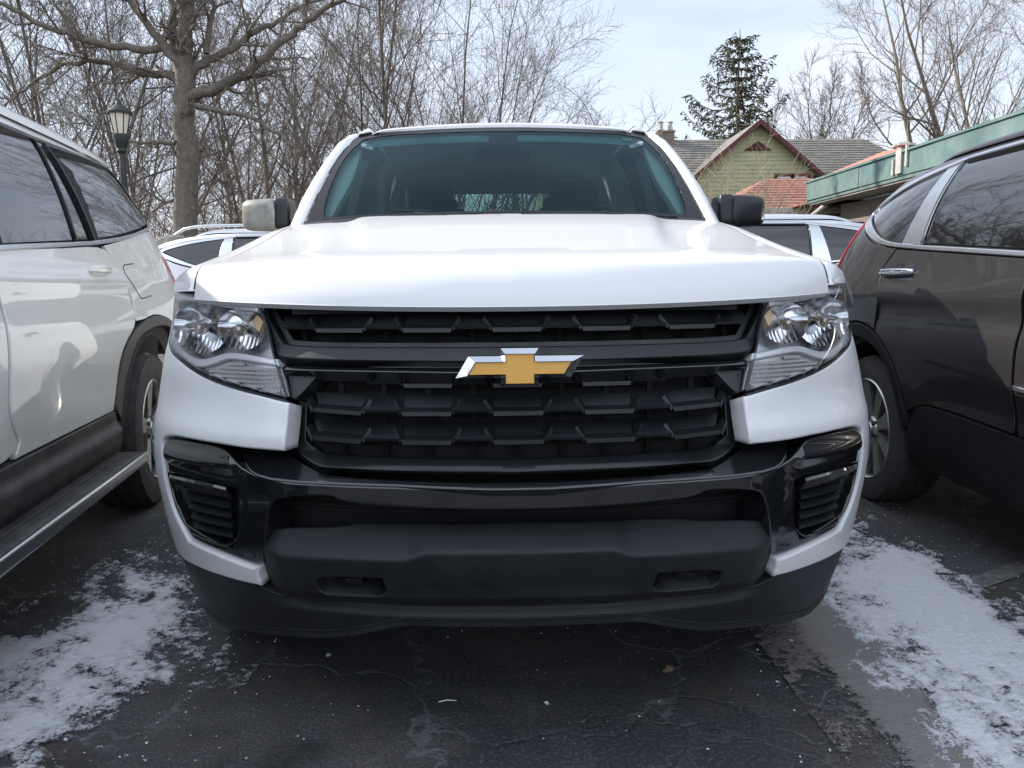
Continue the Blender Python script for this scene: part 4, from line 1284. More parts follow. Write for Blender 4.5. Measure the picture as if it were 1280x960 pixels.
# cabin ----------------------------------------------------------------------
mb = MB()
xs = np.linspace(-.68, .68, 24)
dA = WIND(xs, np.full(24, .06)) + np.array([0, .03, -.01]); dB = dA + np.array([0, .35, -.02]); dB[:, 2] = 1.19; dC = dB + np.array([0, .05, -.18]); dD = dC + np.array([0, 0, -.4])
V = np.vstack([dA, dB, dC, dD])
mb.add(V, [(k * 24 + i, k * 24 + i + 1, (k + 1) * 24 + i + 1, (k + 1) * 24 + i) for k in range(3) for i in range(23)])
mb.add(*rbox((.37, 1.86, 1.20), (.34, .16, .08), .03, 6))
o = mb.build('dashboard', M['interior'], T); auto_smooth(o, 40)
sw = MB()
a = np.linspace(0, 2 * math.pi, 41)
ring = np.stack([.37 + .185 * np.cos(a), 2.02 + .07 * np.sin(a), 1.115 + .17 * np.sin(a)], 1)
sw.tube(ring, .015, 8, cap=False)
for an in (R(0), R(180), R(270)):
    sw.tube([(.37, 2.03, 1.115), (.37 + .18 * math.cos(an), 2.02 + .07 * math.sin(an), 1.115 + .165 * math.sin(an))], .014, 6)
sw.add(*rbox((.37, 2.01, 1.115), (.13, .05, .11), .02, 6))
o = sw.build('steering_wheel', M['interior'], T); auto_smooth(o, 50)
def seat(x, y, w):
    b = MB(); b.add(*rbox((x, y - .2, .86), (w, .52, .16), .05, 8)); 
    bv, bf = rbox((0, 0, 0), (w * .94, .14, .62), .05, 8, lambda V, d: np.stack([V[:, 0] * (1 - .16 * np.clip(V[:, 2] / d[2], 0, 1) ** 2), V[:, 1] + V[:, 2] * .25, V[:, 2]], 1))
    b.add(bv + [x, y + .07, 1.12], bf)
    s = b.build('seat', M['fabric'], T); auto_smooth(s, 60)
    for dx in ([0] if w < .7 else [-.38, .38]):
        h = MB()
        h.add(*rbox((x + dx, y + .185, 1.49), (.25, .10, .16), .045, 8))
        for q in (-.05, .05): h.tube([(x + dx + q, y + .17, 1.38), (x + dx + q, y + .18, 1.46)], .006, 6)
        hh = h.build('headrest', M['fabric'], s); auto_smooth(hh, 60)
seat(.37, 2.50, .50); seat(-.37, 2.50, .50); seat(0, 3.28, 1.24)
mm = MB().add(*rbox((.0, 2.02, 1.60), (.24, .035, .075), .016, 8)); mm.box((.0, 2.02, 1.655), (.03, .03, .05))
o = mm.build('rearview_mirror', M['interior'], T); auto_smooth(o, 50)
ms = MB(); q = [(-.045, .80), (.045, .80), (.05, .93), (-.05, .93)]
o = mk('sensor_cover', patch([(-.060, .78), (-.045, .765), (.045, .765), (.060, .78), (.060, .955), (-.060, .955)], lambda a, b: WIND(a, b) + np.array([0, .004, -.002]), .03, .004, .03), M['dark'], T)
M['shade_band'] = glass_mat('tinted_shade_band', (.45, .66, .70), film=1.15, film_col=(.35, .62, .68))
mk('shade_band', patch([(-.60, .86), (-.50, .845), (.50, .845), (.60, .86), (.55, .955), (-.55, .955)], lambda a, b: WIND(a, b) + np.array([0, .016, -.010]), .05, .0005, .0005), M['shade_band'], T)
mk('inspection_sticker', patch([(.515, .885), (.565, .885), (.560, .925), (.515, .925)], lambda a, b: WIND(a, b) + np.array([0, .006, -.004]), .02, .001, .0005), M['sticker'], T)
pair('door_post', patch([(2.50, .9), (2.50, 1.70), (2.66, 1.70), (2.66, .9)], lambda a, b: CABS(a, b) - np.array([.035, 0, 0]), .08, .003, .03), M['interior'], T)
M['pillar_trim'] = mat('pale_grey_trim', (.80, .84, .78), .7)
W3 = lambda a, b: WIND(a, b) + np.array([0, .03, -.018])
pair('pillar_lining', patch([(.628, .985), (.606, .83), (.604, .52), (.625, .36), (.650, .19), (.715, .18), (.735, .32), (.728, .50), (.705, .77), (.655, .975)], W3, .03, .004, .02), M['pillar_trim'], T)
mb = MB().box((0, 2.5, .60), (1.6, 2.1, .06)); mb.build('cab_floor', M['dark'], T)

for s_ in (1, -1):
    make_wheel(T, (s_ * .765, FY, WR), WR, .25, .225, s_, 'six')
    make_wheel(T, (s_ * .765, RYW, WR), WR, .25, .225, s_, 'six')
    for yc in (FY, RYW):
        w_ = MB()
        w_.lathe([(s_ * .60, .47), (s_ * .90, .47)] if s_ < 0 else [(s_ * .90, .47), (s_ * .60, .47)], 'x', (0, yc, WR), 24, a0=R(0), a1=R(180))
        w_.build('wheel_well', M['dark'], T)
# ------------------------------------------------------------------ sport utility vehicles
def smooth_table(pts, n=8):
    c = catmull(pts, n); return c[:, 0], c[:, 1]

class Suv:
    """flanks are cut from one curved surface x = W(y, z); nose at y = 0, z up"""
    def __init__(s, name, label, cat, loc, rz, spec, group=None):
        s.root = empty(name, loc, rz); tag(s.root, label, cat, group)
        s.sp = spec; s.L = spec['L']
        s.tz, s.tx = smooth_table(spec['tumble']); s.Tz, s.Ty = smooth_table(spec['tail'])
        s.k = spec['k']
    def W(s, y, z):
        T_ = np.interp(z, s.Tz, s.Ty); x = np.interp(z, s.tz, s.tx)
        r = np.clip((y - (T_ - 1.3)) / 1.3, 0, 1.05); f = np.clip((1.0 - y) / 1.0, 0, 1.05)
        lowf = np.interp(z, [0, .95, 1.15], [1, 1, 0])
        return x - s.k * r ** s.sp.get('kp', 2.2) - s.sp.get('k8', .18) * r ** 8 - .06 * f ** 2 - .3 * f ** 8
    def side(s, off=0.0):
        if callable(off): return lambda y, z: np.stack([s.W(y, z) + off(y, z), y, z], 1)
        return lambda y, z: np.stack([s.W(y, z) + off, y, z], 1)
    def flank(s, name, ol, m, off=0.0, sp=.035, r=.003, depth=.012, holes=(), parent=None, sides=(1, -1), rnd=True):
        g = patch(ol, s.side(off), sp, r, depth, holes, rnd); out = []
        for q in sides:
            pr_ = parent[0 if q > 0 else 1] if parent else s.root
            out.append(mk(name, g if q > 0 else mirror(g), m, pr_))
        return out

def polyoff(p, k): return [(y, z + k) for y, z in p]

def build_suv(name, label, cat, loc, rz, spec, paint, wheel_style, detail=True, group=None, rails=False, glass='privacy'):
    S = Suv(name, label, cat, loc, rz, spec, group); rt = S.root; L = S.L
    P, G_ = M[paint], M[glass]
    sp = .035 if detail else .07
    hub_r, hub_f, wr = spec['hub_r'], spec['hub_f'], spec['wr']
    ar = spec['arch']
    # dark shell just inside the skin, cut out at the wheels
    zb = spec['sill'] + .01
    def arch(yc, r_, a0=180, a1=0, n=16): return arch_pts(yc, wr + .01, r_, a0, a1, n)
    yf = .10
    core = [(yf, .40)] + [(hub_f - ar, .40)] + arch(hub_f, ar) + [(hub_f + ar, zb), (hub_r - ar, zb)] + arch(hub_r, ar) + [(hub_r + ar, .42), (L - .12, .45), (L - .10, .95), (spec['tail_in'], spec['zgap'] - .02), (spec['ws_top'], spec['zgap'] - .02), (spec['ws_base'], spec['belt_f']), (yf, .80)]
    gcore = patch(core, S.side(-.022), .08, .001, .002, rnd=False)
    mb = MB()
    mb.add(gcore[0], gcore[2]); mg = mirror(gcore); mb.add(mg[0], mg[2])
    mb.box((0, L / 2, .38), (1.2, L - .5, .2)); mb.box((0, (hub_f + hub_r) / 2, .33), (1.6, hub_r - hub_f - 2 * ar - .1, .08))
    for yc in (hub_f, hub_r):
        for q in (1, -1):
            mb.lathe([(q * .58, ar + .01), (q * .84, ar + .01)] if q < 0 else [(q * .84, ar + .01), (q * .58, ar + .01)], 'x', (0, yc, wr), 20, a0=0, a1=math.pi)
            mb.box((q * .57, yc, .60), (.02, 2 * ar, .5))
    mb.build('body_shell', M['dark'], rt)
    # panels
    for nm, ol, m_, kw in spec['panels']:
        S.flank(nm, ol, P if m_ == 'paint' else (G_ if m_ == 'glass' else M[m_]), **{'sp': sp, **kw})
    doors = {}
    for nm, ol, kids in spec['doors']:
        d = S.flank(nm, ol, P, off=spec['crease'], sp=sp * .8, r=.004, depth=.014)
        for kn, ko, km, kw in kids:
            S.flank(kn, ko, P if km == 'paint' else (G_ if km == 'glass' else M[km]), parent=d, **{'sp': sp, **kw})
        doors[nm] = d
    # handles
    for dn, y, z, ln, hm in spec['handles']:
        for i, q in enumerate((1, -1)):
            d = doors[dn][i]; x = float(S.W(np.array([y]), np.array([z]))[0])
            hv = MB().add(*rbox((q * (x + .030), y, z), (.022, ln, .032), .010, 8, lambda V, dd: np.stack([V[:, 0] - q * .022 * (np.abs(V[:, 1]) / dd[1]) ** 3, V[:, 1], V[:, 2] * (1 - .25 * (V[:, 1] / dd[1]) ** 2)], 1)))
            h_ = hv.build('door_handle', P if hm == 'paint' else M[hm], d); auto_smooth(h_, 60)
    # roof
    xg = lambda y: S.W(y, np.full_like(y, spec['zgap'])) + .004
    def ROOFS(a, t):
        y = spec['ws_top'] - .03 + (spec['tail_in'] + .06 - spec['ws_top']) * t
        xe = xg(y); x = xe * np.sin(a * math.pi / 2)
        zt = np.interp(y, spec['roof_y'], spec['roof_z'])
        z = spec['zgap'] + .006 + (zt - spec['zgap'] - .006) * np.abs(np.cos(a * math.pi / 2)) ** spec.get('roof_p', .75)
        z = z - spec.get('gap_drop', .0) * np.clip((y - spec.get('drop_y', 9)) / .5, 0, 1.5) ** 2
        return np.stack([x, y, z], 1)
    g1 = grid(ROOFS, np.linspace(-1, 1, 41), np.linspace(0, 1, 30))
    mk('roof', g1, P, rt)
    # windscreen, bonnet, nose
    bf, wb_, wt = spec['belt_f'], spec['ws_base'], spec['ws_top']
    def cap(y0, z0, y1, z1, bow0, bow1, n=18, m=10, pw=1.0, dx=.0):
        def f(u, v):
            z = z0 + (z1 - z0) * v ** pw
            y = y0 + (y1 - y0) * v
            w = S.W(y, z) - dx
            return np.stack([u * w, y + (bow0 + (bow1 - bow0) * v) * (1 - u ** 2), z], 1)
        return f
    mk('windscreen', grid(cap(wb_, bf, wt - .02, spec['zgap'] + .01, -.20, -.12), np.linspace(-1, 1, 20), np.linspace(0, 1, 10)), M['privacy'], rt)
    def BON(u, v):
        y = .16 + (wb_ + .02 - .16) * v; z = spec['bonnet_z'] + (bf - spec['bonnet_z']) * v ** .8 + .0 * u
        w = S.W(np.maximum(y, .02), np.full_like(y, .95))
        return np.stack([u * w, y - .18 * (1 - u ** 2), z + .05 * (1 - u ** 2) ** .8 * np.minimum(1, v * 4 + .5)], 1)
    mk('bonnet', grid(BON, np.linspace(-1, 1, 24), np.linspace(0, 1, 14)), P, rt)
    mk('front_bumper', grid(lambda u, v: np.stack([u * S.W(np.full_like(u, .03), .25 + (spec['bonnet_z'] - .25) * v), .03 + .13 * v - .16 * (1 - u ** 2), .25 + (spec['bonnet_z'] - .25) * v], 1), np.linspace(-1, 1, 24), np.linspace(0, 1, 10)), P, rt)
    for q in (1, -1):
        gl = patch([(.10, .72), (.50, .80), (.55, .88), (.12, .86)], S.side(.004), .05, .004, .02)
        mk('headlight', gl if q > 0 else mirror(gl), M['soft_chrome'], rt)
    gr = MB()
    for i in range(5): gr.box((0, -.105 + .008 * i, .60 + .045 * i), (.9, .03, .028))
    gr.build('front_grille', M['satin_black'], rt)
    # tail
    tin, zg = spec['tail_in'], spec['zgap']
    def TAIL(u, v):
        z = .30 + (zg + .03 - .30) * v
        y = np.interp(z, S.Tz, S.Ty)
        w = S.W(y - .004, z) + .002
        return np.stack([u * w, y + .10 * (1 - np.abs(u) ** 2.4), z], 1)
    g2 = grid(TAIL, np.linspace(-1, 1, 24), np.linspace(0, 1, 20), flip=True)
    V, N, F = g2
    mk('tailgate', g2, P, rt)
    TAILo = lambda x, z: TAIL(x, (z - .30) / (zg + .03 - .30)) + np.array([0, .012, 0])
    mk('back_window', [(lambda g_: (g_[0], -g_[1], [f[::-1] for f in g_[2]]))(patch([(-.78, 1.16), (.78, 1.16), (.72, zg - .06), (-.72, zg - .06)], lambda a, b: TAILo(a, b), .06, .001, .002))][0], M['privacy'], rt)
    rb = MB(); rb.add(*rbox((0, L - .02, .50), (1.5, .14, .16), .03, 6)); o = rb.build('rear_bumper', M['satin_black'], rt); auto_smooth(o, 50)
    # wheels
    for yc in (hub_f, hub_r):
        for q in (1, -1):
            make_wheel(rt, (q * (spec['half'] - .135), yc, wr), wr, spec['rim'], .235, q, wheel_style)
    if rails:
        for q in (1, -1):
            mb = MB(); pts = []
            for i in range(16):
                t = i / 15; y = wt + .25 + (tin - .15 - wt - .25) * t
                pts.append((q * (float(xg(np.array([y]))[0]) - .05), y, zg + spec['rail_z'] * (1 - abs(2 * t - 1) ** 8)))
            mb.tube(pts, .016, 8); o = mb.build('roof_rail', M['silver'], rt); auto_smooth(o, 50)
    return S

# the large pearl-white one on the left; outlines are (distance from nose, height)
P_arch_r = [(3.074, .56), (3.13, .657), (3.186, .75), (3.27, .811), (3.42, .864), (3.604, .899), (3.75, .913), (3.889, .911), (4.135, .878), (4.27, .80), (4.36, .68), (4.40, .55)]
P_arch_in = [(3.155, .50), (3.16, .56), (3.206, .648), (3.271, .709), (3.365, .787), (3.498, .838), (3.75, .862), (3.95, .858), (4.064, .843), (4.18, .78), (4.28, .66), (4.32, .50)]
def shift(p, d): return [(y + d, z) for y, z in p]
dF = .93 - 3.75
pilot = dict(L=4.94, half=.995, k=.062, kp=2.8, k8=.22, wr=.37, rim=.245, arch=.44, sill=.30, hub_r=3.75, hub_f=.93, zgap=1.645, ws_top=1.72, ws_base=1.12, belt_f=1.06, bonnet_z=.94,
    tumble=[(0, .88), (.3, .95), (.5, .985), (.7, .993), (.85, .995), (1.05, .972), (1.15, .945), (1.4, .885), (1.6, .80), (1.7, .69), (1.75, .58), (1.79, .3)],
    tail=[(0, 4.80), (.4, 4.86), (.6, 4.94), (.9, 4.94), (1.1, 4.91), (1.2, 4.86), (1.45, 4.66), (1.7, 4.45), (1.8, 4.35)], tail_in=4.48,
    roof_y=[1.6, 2.0, 2.6, 3.6, 4.2, 4.6], roof_z=[1.70, 1.745, 1.775, 1.775, 1.755, 1.72], rail_z=.06,
    crease=lambda y, z: .007 * np.exp(-((z - 1.075) / .030) ** 2) - .006 * np.exp(-((z - 1.0) / .05) ** 2),
    panels=[
        ('front_fender', [(.12, .55), (.42, .55)] + [(y, z) for y, z in shift(P_arch_r, dF) if y > .42] + [(1.62, .56), (1.64, .50), (1.45, .50), (1.45, .56), (1.38, 1.06), (1.14, 1.07), (.12, .93)][2:], 'paint', {}),
        ('rear_fender', [(3.30, 1.222), (3.40, 1.145), (3.455, 1.045), (3.484, .960), (3.46, .90), (3.59, .90), (3.75, .917), (3.889, .915), (4.14, .882), (4.275, .80), (4.365, .68), (4.405, .56), (4.86, .60), (4.925, .92), (4.89, 1.09), (4.62, 1.20), (4.44, 1.30), (4.33, 1.362), (3.73, 1.277)], 'paint', {}),
        ('wheel_arch_trim', P_arch_r + [(4.32, .50)] + P_arch_in[::-1][1:], 'cladding', dict(off=.008, r=.006, depth=.03)),
        ('wheel_arch_trim', shift(P_arch_r + [(4.32, .50)] + P_arch_in[::-1][1:], dF), 'cladding', dict(off=.008, r=.006, depth=.03)),
        ('belt_trim', ribbon([(1.20, 1.09), (1.70, 1.130), (2.26, 1.167), (2.818, 1.204), (3.26, 1.234), (3.726, 1.283), (4.12, 1.342), (4.30, 1.372)], .017), 'soft_chrome', dict(off=.006, r=.004, depth=.02)),
        ('corner_pillar', [(4.02, 1.652), (4.52, 1.652), (4.84, 1.20), (4.62, 1.215), (4.45, 1.31), (4.33, 1.375), (4.26, 1.375), (4.215, 1.40), (4.10, 1.49), (4.02, 1.585), (4.00, 1.632)], 'paint', {}),
        ('roof_side_rail', [(1.40, 1.385), (1.72, 1.57), (1.86, 1.622), (2.70, 1.612), (3.02, 1.618), (3.48, 1.628), (4.00, 1.636), (4.00, 1.652), (1.80, 1.655), (1.62, 1.585), (1.30, 1.385), (1.10, 1.10), (1.17, 1.10)], 'paint', {}),
        ('quarter_window', [(3.085, 1.590), (3.493, 1.612), (3.99, 1.625), (4.01, 1.570), (4.09, 1.48), (4.205, 1.388), (4.19, 1.374), (4.007, 1.343), (3.595, 1.283), (3.226, 1.246)], 'glass', dict(off=lambda y, z: -.012 + .034 * (y - 3.62), sp=.05, r=.001)),
        ('window_seal', ribbon([(3.070, 1.595), (3.493, 1.617), (3.995, 1.630), (4.020, 1.572), (4.097, 1.484), (4.215, 1.388), (4.19, 1.368), (4.007, 1.336), (3.595, 1.277), (3.215, 1.240), (3.070, 1.595)][:7], .012), 'satin_black', dict(off=.008, r=.002, depth=.03)),
        ('taillight', [(4.34, 1.213), (4.52, 1.21), (4.88, 1.12), (4.90, .98), (4.78, .985), (4.62, 1.03), (4.44, 1.13)], 'red_lens', dict(off=.006, r=.006, depth=.03)),
        ('sill_cladding', [(1.62, .30), (1.62, .547), (2.026, .545), (3.07, .553), (3.13, .43), (3.15, .33), (3.05, .28)], 'cladding', dict(off=lambda y, z: .006 + .018 * np.clip((.50 - z) / .02, 0, 1) - .03 * np.clip((.42 - z) / .1, 0, 1), r=.004, depth=.03)),
        ('tail_lower', [(4.41, .50), (4.37, .42), (4.78, .38), (4.88, .58), (4.42, .555)], 'cladding', {}),
    ],
    doors=[
        ('front_door', [(1.45, .553), (2.085, .553), (2.145, .598), (2.09, .683), (2.10, .774), (2.127, .887), (2.148, .978), (2.13, 1.022), (2.11, 1.155), (1.42, 1.105), (1.40, .80)],
            [('door_window', [(1.28, 1.115), (2.10, 1.172), (2.08, 1.605), (1.86, 1.605), (1.72, 1.555), (1.42, 1.375), (1.22, 1.16)], 'glass', dict(off=-.006, r=.001, sp=.06))]),
        ('rear_door', [(2.125, .553), (3.065, .556), (3.12, .657), (3.176, .752), (3.262, .815), (3.42, .870), (3.450, .90), (3.472, .964), (3.443, 1.045), (3.39, 1.146), (3.292, 1.222), (2.80, 1.190), (2.12, 1.155), (2.15, 1.022), (2.165, .978), (2.145, .887), (2.118, .774), (2.107, .683), (2.165, .600)],
            [('door_window', [(2.18, 1.172), (2.265, 1.178), (2.92, 1.224), (2.918, 1.590), (2.667, 1.582), (2.18, 1.600)], 'glass', dict(off=lambda y, z: -.012 + .042 * (y - 2.58), r=.001, sp=.06)),
             ('pillar_trim', [(2.955, 1.228), (3.140, 1.238), (3.040, 1.594), (2.945, 1.590)], 'gloss_black', dict(off=-.002, r=.002, sp=.05)),
             ('window_seal', ribbon([(2.14, 1.606), (2.667, 1.590), (2.94, 1.596), (2.936, 1.400), (2.938, 1.226)], .014), 'satin_black', dict(off=.012, r=.002, depth=.03)),
             ('window_seal', ribbon([(3.052, 1.594), (3.158, 1.240)], .014), 'satin_black', dict(off=.012, r=.002, depth=.03))]),
    ],
    handles=[('rear_door', 3.09, 1.118, .23, 'paint'), ('front_door', 2.0, 1.085, .23, 'paint')])
pil = build_suv('large_suv', 'pearl white SUV with black running board parked close on the left, red tail lamp showing', 'SUV', (-2.1088, -1.5229, 0), R(8.4), pilot, 'pearl', 'pairs')
# fuel flap seams and running boards
for q in (1, -1):
    mb = MB()
    pl = np.array([(3.66, 1.156), (3.50, 1.146), (3.468, 1.125), (3.475, 1.10), (3.60, 1.006), (3.64, .998), (3.80, 1.008)])
    pl = catmull(pl, 5)
    x = pil.W(pl[:, 0], pl[:, 1]) + .0005
    mb.tube(np.stack([x * q, pl[:, 0], pl[:, 1]], 1), .0022, 5)
    mb.build('fuel_flap_seam', M['dark'], pil.root)
    mb = MB()
    x0 = .965
    mb.add(*rbox((q * (x0 + .03), 2.22, .350), (.17, 1.86, .055), .018, 8))
    for dx in (-.055, -.03, -.005, .02, .045): mb.box((q * (x0 + .01 + dx), 2.22, .379), (.010, 1.7, .004))
    rb_ = mb.build('running_board', M['cladding'], pil.root); auto_smooth(rb_, 50)
    mb = MB(); mb.add(*rbox((q * (x0 + .118), 2.22, .352), (.020, 1.85, .046), .009, 6))
    o = mb.build('board_trim', M['soft_chrome'], rb_); auto_smooth(o, 50)

# the graphite one on the right
C_arch = [(3.07, .43), (3.092, .485), (3.142, .599), (3.196, .681), (3.273, .745), (3.377, .81), (3.51, .841), (3.631, .847), (3.78, .82), (3.89, .75), (3.95, .65), (3.98, .50)]
C_in = [(3.12, .40), (3.16, .50), (3.20, .604), (3.27, .688), (3.37, .745), (3.50, .778), (3.63, .78), (3.74, .75), (3.84, .68), (3.90, .58), (3.92, .48)]
dC = .92 - 3.5
crv = dict(L=4.53, half=.91, k=.14, wr=.345, rim=.225, arch=.405, sill=.24, hub_r=3.5, hub_f=.88, zgap=1.585, ws_top=1.62, ws_base=1.02, belt_f=1.02, bonnet_z=.90,
    tumble=[(0, .8), (.3, .87), (.5, .90), (.7, .91), (.85, .91), (1.0, .895), (1.1, .87), (1.3, .81), (1.45, .74), (1.55, .66), (1.62, .52), (1.66, .3)],
    tail=[(0, 4.4), (.4, 4.45), (.6, 4.53), (.8, 4.53), (1., 4.5), (1.2, 4.42), (1.4, 4.25), (1.6, 4.05), (1.7, 3.95)], tail_in=4.06, gap_drop=.14, drop_y=3.35,
    roof_y=[1.5, 1.9, 2.4, 3.0, 3.6, 4.2], roof_z=[1.61, 1.65, 1.675, 1.672, 1.655, 1.62], roof_p=.9, rail_z=.09,
    crease=lambda y, z: .010 * np.exp(-((z - .985) / .035) ** 2) * np.clip((y - 2.0) / 1.2, .2, 1) - .010 * np.exp(-((z - .90) / .05) ** 2) - .012 * np.exp(-((z - .58) / .07) ** 2) * np.clip((3.0 - y) / .3, 0, 1),
    panels=[
        ('front_fender', [(.10, .45), (.40, .45)] + [(y, z) for y, z in shift(C_arch, -2.62) if y > .42 and z > .45] + [(1.33, .45), (1.30, .98), (1.04, 1.01), (.10, .88)], 'paint', {}),
        ('rear_fender', [(3.355, 1.185), (3.428, 1.108), (3.39, .95), (3.395, .822), (3.51, .849), (3.631, .855), (3.79, .827), (3.90, .755), (3.96, .65), (3.99, .50), (4.44, .50), (4.52, .75), (4.47, 1.02), (4.40, 1.17), (4.16, 1.31), (4.02, 1.42), (3.988, 1.405), (4.015, 1.355), (3.80, 1.262), (3.561, 1.202)], 'paint', {}),
        ('wheel_arch_trim', C_arch + C_in[::-1], 'lower_black', dict(off=.008, r=.006, depth=.03)),
        ('wheel_arch_trim', shift(C_arch + C_in[::-1], -2.62), 'lower_black', dict(off=.008, r=.006, depth=.03)),
        ('roof_side_rail', [(1.34, 1.36), (1.62, 1.53), (1.75, 1.562), (2.60, 1.566), (3.12, 1.562), (3.24, 1.550), (3.65, 1.517), (3.92, 1.450), (4.05, 1.42), (4.10, 1.44), (3.95, 1.50), (3.60, 1.560), (3.25, 1.592), (1.68, 1.592), (1.50, 1.53), (1.18, 1.32), (.98, 1.05), (1.06, 1.05)], 'paint', {}),
        ('window_trim', [(2.0, 1.570), (2.60, 1.572), (3.120, 1.566), (3.245, 1.552), (3.644, 1.512), (3.93, 1.445), (3.988, 1.412), (4.02, 1.360), (3.797, 1.276), (3.561, 1.216), (3.33, 1.188), (2.414, 1.118), (1.30, 1.04), (1.30, 1.058), (2.414, 1.138), (3.31, 1.205), (3.551, 1.237), (3.756, 1.312), (3.955, 1.385), (3.930, 1.408), (3.60, 1.484), (3.244, 1.528), (3.12, 1.548), (2.60, 1.552), (2.0, 1.552)], 'soft_chrome', dict(off=.007, r=.005, depth=.02, sp=.03)),
        ('quarter_window', [(3.250, 1.522), (3.582, 1.484), (3.925, 1.410), (3.945, 1.390), (3.75, 1.316), (3.545, 1.240), (3.424, 1.222), (3.318, 1.208)], 'glass', dict(off=-.006, sp=.05, r=.001)),
        ('taillight', [(4.02, 1.440), (4.12, 1.445), (4.30, 1.32), (4.41, 1.16), (4.46, 1.00), (4.38, .98), (4.20, 1.05), (4.14, 1.16), (4.06, 1.30)], 'red_lens', dict(off=.010, r=.006, depth=.03)),
        ('sill_cladding', [(1.36, .245), (1.36, .455), (2.35, .512), (2.92, .540), (3.01, .515), (3.08, .42), (3.10, .30), (3.12, .28), (2.841, .247)], 'lower_black', dict(off=lambda y, z: .002 + .006 * np.clip((.44 - z) / .02, 0, 1) - .02 * np.clip((.34 - z) / .1, 0, 1), r=.002, depth=.02)),
        ('tail_lower', [(3.93, .45), (4.0, .38), (4.36, .36), (4.45, .49), (3.99, .49)], 'lower_black', {}),
    ],
    doors=[
        ('front_door', [(1.34, .46), (2.34, .52), (2.358, .65), (2.352, .773), (2.340, .907), (2.344, .981), (2.33, 1.112), (1.32, 1.035)],
            [('door_window', [(1.18, 1.075), (2.31, 1.138), (2.30, 1.552), (1.75, 1.548), (1.60, 1.51), (1.36, 1.36), (1.12, 1.12)], 'glass', dict(off=-.006, r=.001, sp=.06)),
             ('door_molding', ribbon([(1.45, .62), (2.34, .682)], .018), 'soft_chrome', dict(off=.014, r=.004, depth=.02))]),
        ('rear_door', [(2.36, .520), (2.91, .547), (3.003, .520), (3.088, .490), (3.138, .602), (3.192, .685), (3.268, .750), (3.382, .815), (3.380, .95), (3.418, 1.108), (3.345, 1.182), (2.414, 1.113), (2.355, 1.108), (2.360, .981), (2.354, .908), (2.366, .773), (2.372, .65)],
            [('door_window', [(2.38, 1.143), (3.120, 1.198), (3.140, 1.532), (2.767, 1.548), (2.40, 1.552)], 'glass', dict(off=-.008, r=.001, sp=.06)),
             ('window_pillar', [(3.255, 1.524), (3.160, 1.545), (3.145, 1.535), (3.130, 1.195), (3.315, 1.205)], 'soft_chrome', dict(off=-.001, r=.003, sp=.05)),
             ('window_seal', ribbon([(3.152, 1.538), (3.137, 1.198)], .012), 'satin_black', dict(off=.001, r=.002)),
             ('window_seal', ribbon([(2.40, 1.549), (3.13, 1.543)], .010), 'satin_black', dict(off=.009, r=.002)),
             ('handle_cup', [(3.284, 1.118), (3.20, 1.124), (3.135, 1.108), (3.105, 1.075), (3.112, 1.040), (3.15, 1.020), (3.22, 1.016), (3.28, 1.040), (3.31, 1.08)], 'gloss_black', dict(off=.0012, r=.0008, depth=.003)),
             ('door_molding', ribbon([(2.38, .684), (2.95, .72)], .018), 'lower_black', dict(off=.0, r=.001, depth=.003))]),
    ],
    handles=[('rear_door', 3.26, 1.080, .30, 'chrome'), ('front_door', 2.16, 1.02, .26, 'chrome')])
CR = build_suv('compact_suv', 'dark graphite SUV with chrome window trim parked close on the right, red tail lamp showing', 'SUV', (2.6013, -1.30, 0), 0.0, crv, 'graphite', 'fan')
for q in (1, -1):
    mb = MB(); y = 3.40; mb.tube([(q * (CR.W(np.array([t]), np.array([z_]))[0] + .0005), t, z_) for t, z_ in ((3.350, 1.186), (3.424, 1.108), (3.386, .95), (3.389, .82))], .002, 4)
    mb.build('door_seam', M['dark'], CR.root)
# cars parked across, behind
CP = dict(crv); 
co = build_suv('crossover_suv', 'white SUV with silver roof rails parked crosswise behind the large white SUV', 'SUV', (.18, 8.55, 0), R(90), CP, 'plain_white', 'six', detail=False, rails=True)
co.root.scale = (1, 1, 1.045)
CP2 = dict(crv); CP2['rail_z'] = .05
hc = build_suv('hatchback_car', 'silver car with dark glass parked crosswise behind the pickup and the dark SUV', 'car', (-.30, 6.68, 0), R(-90), CP2, 'silver', 'fan', detail=False)
hc.root.scale = (1, 1, 1.02)
# ------------------------------------------------------------------ trees
M['bark'] = mat('furrowed_bark', (.115, .095, .075), .95, var=.6, vscale=9, col2=(.20, .175, .145), bump=.9, bscale=22)
M['bark2'] = mat('thin_stem_bark', (.075, .064, .053), .95, var=.5, vscale=3, col2=(.15, .13, .11))
M['twig'] = mat('winter_twigs', (.135, .115, .098), .95, var=.5, vscale=1.2, col2=(.23, .195, .165))
M['pale_bark'] = mat('pale_bark', (.24, .21, .165), .95, var=.6, vscale=2, col2=(.12, .10, .085))
M['brown_twig'] = mat('reddish_brush', (.15, .095, .075), .95, var=.5, vscale=3, col2=(.20, .15, .11))
M['buff_twig'] = mat('buff_brush', (.44, .37, .25), .95, var=.5, vscale=5, col2=(.30, .25, .17))
M['needles'] = mat('spruce_needles', (.030, .042, .024), .9, var=.7, vscale=1.5, col2=(.075, .080, .045))
M['needle_tips'] = mat('dry_spruce_tips', (.16, .135, .06), .9)

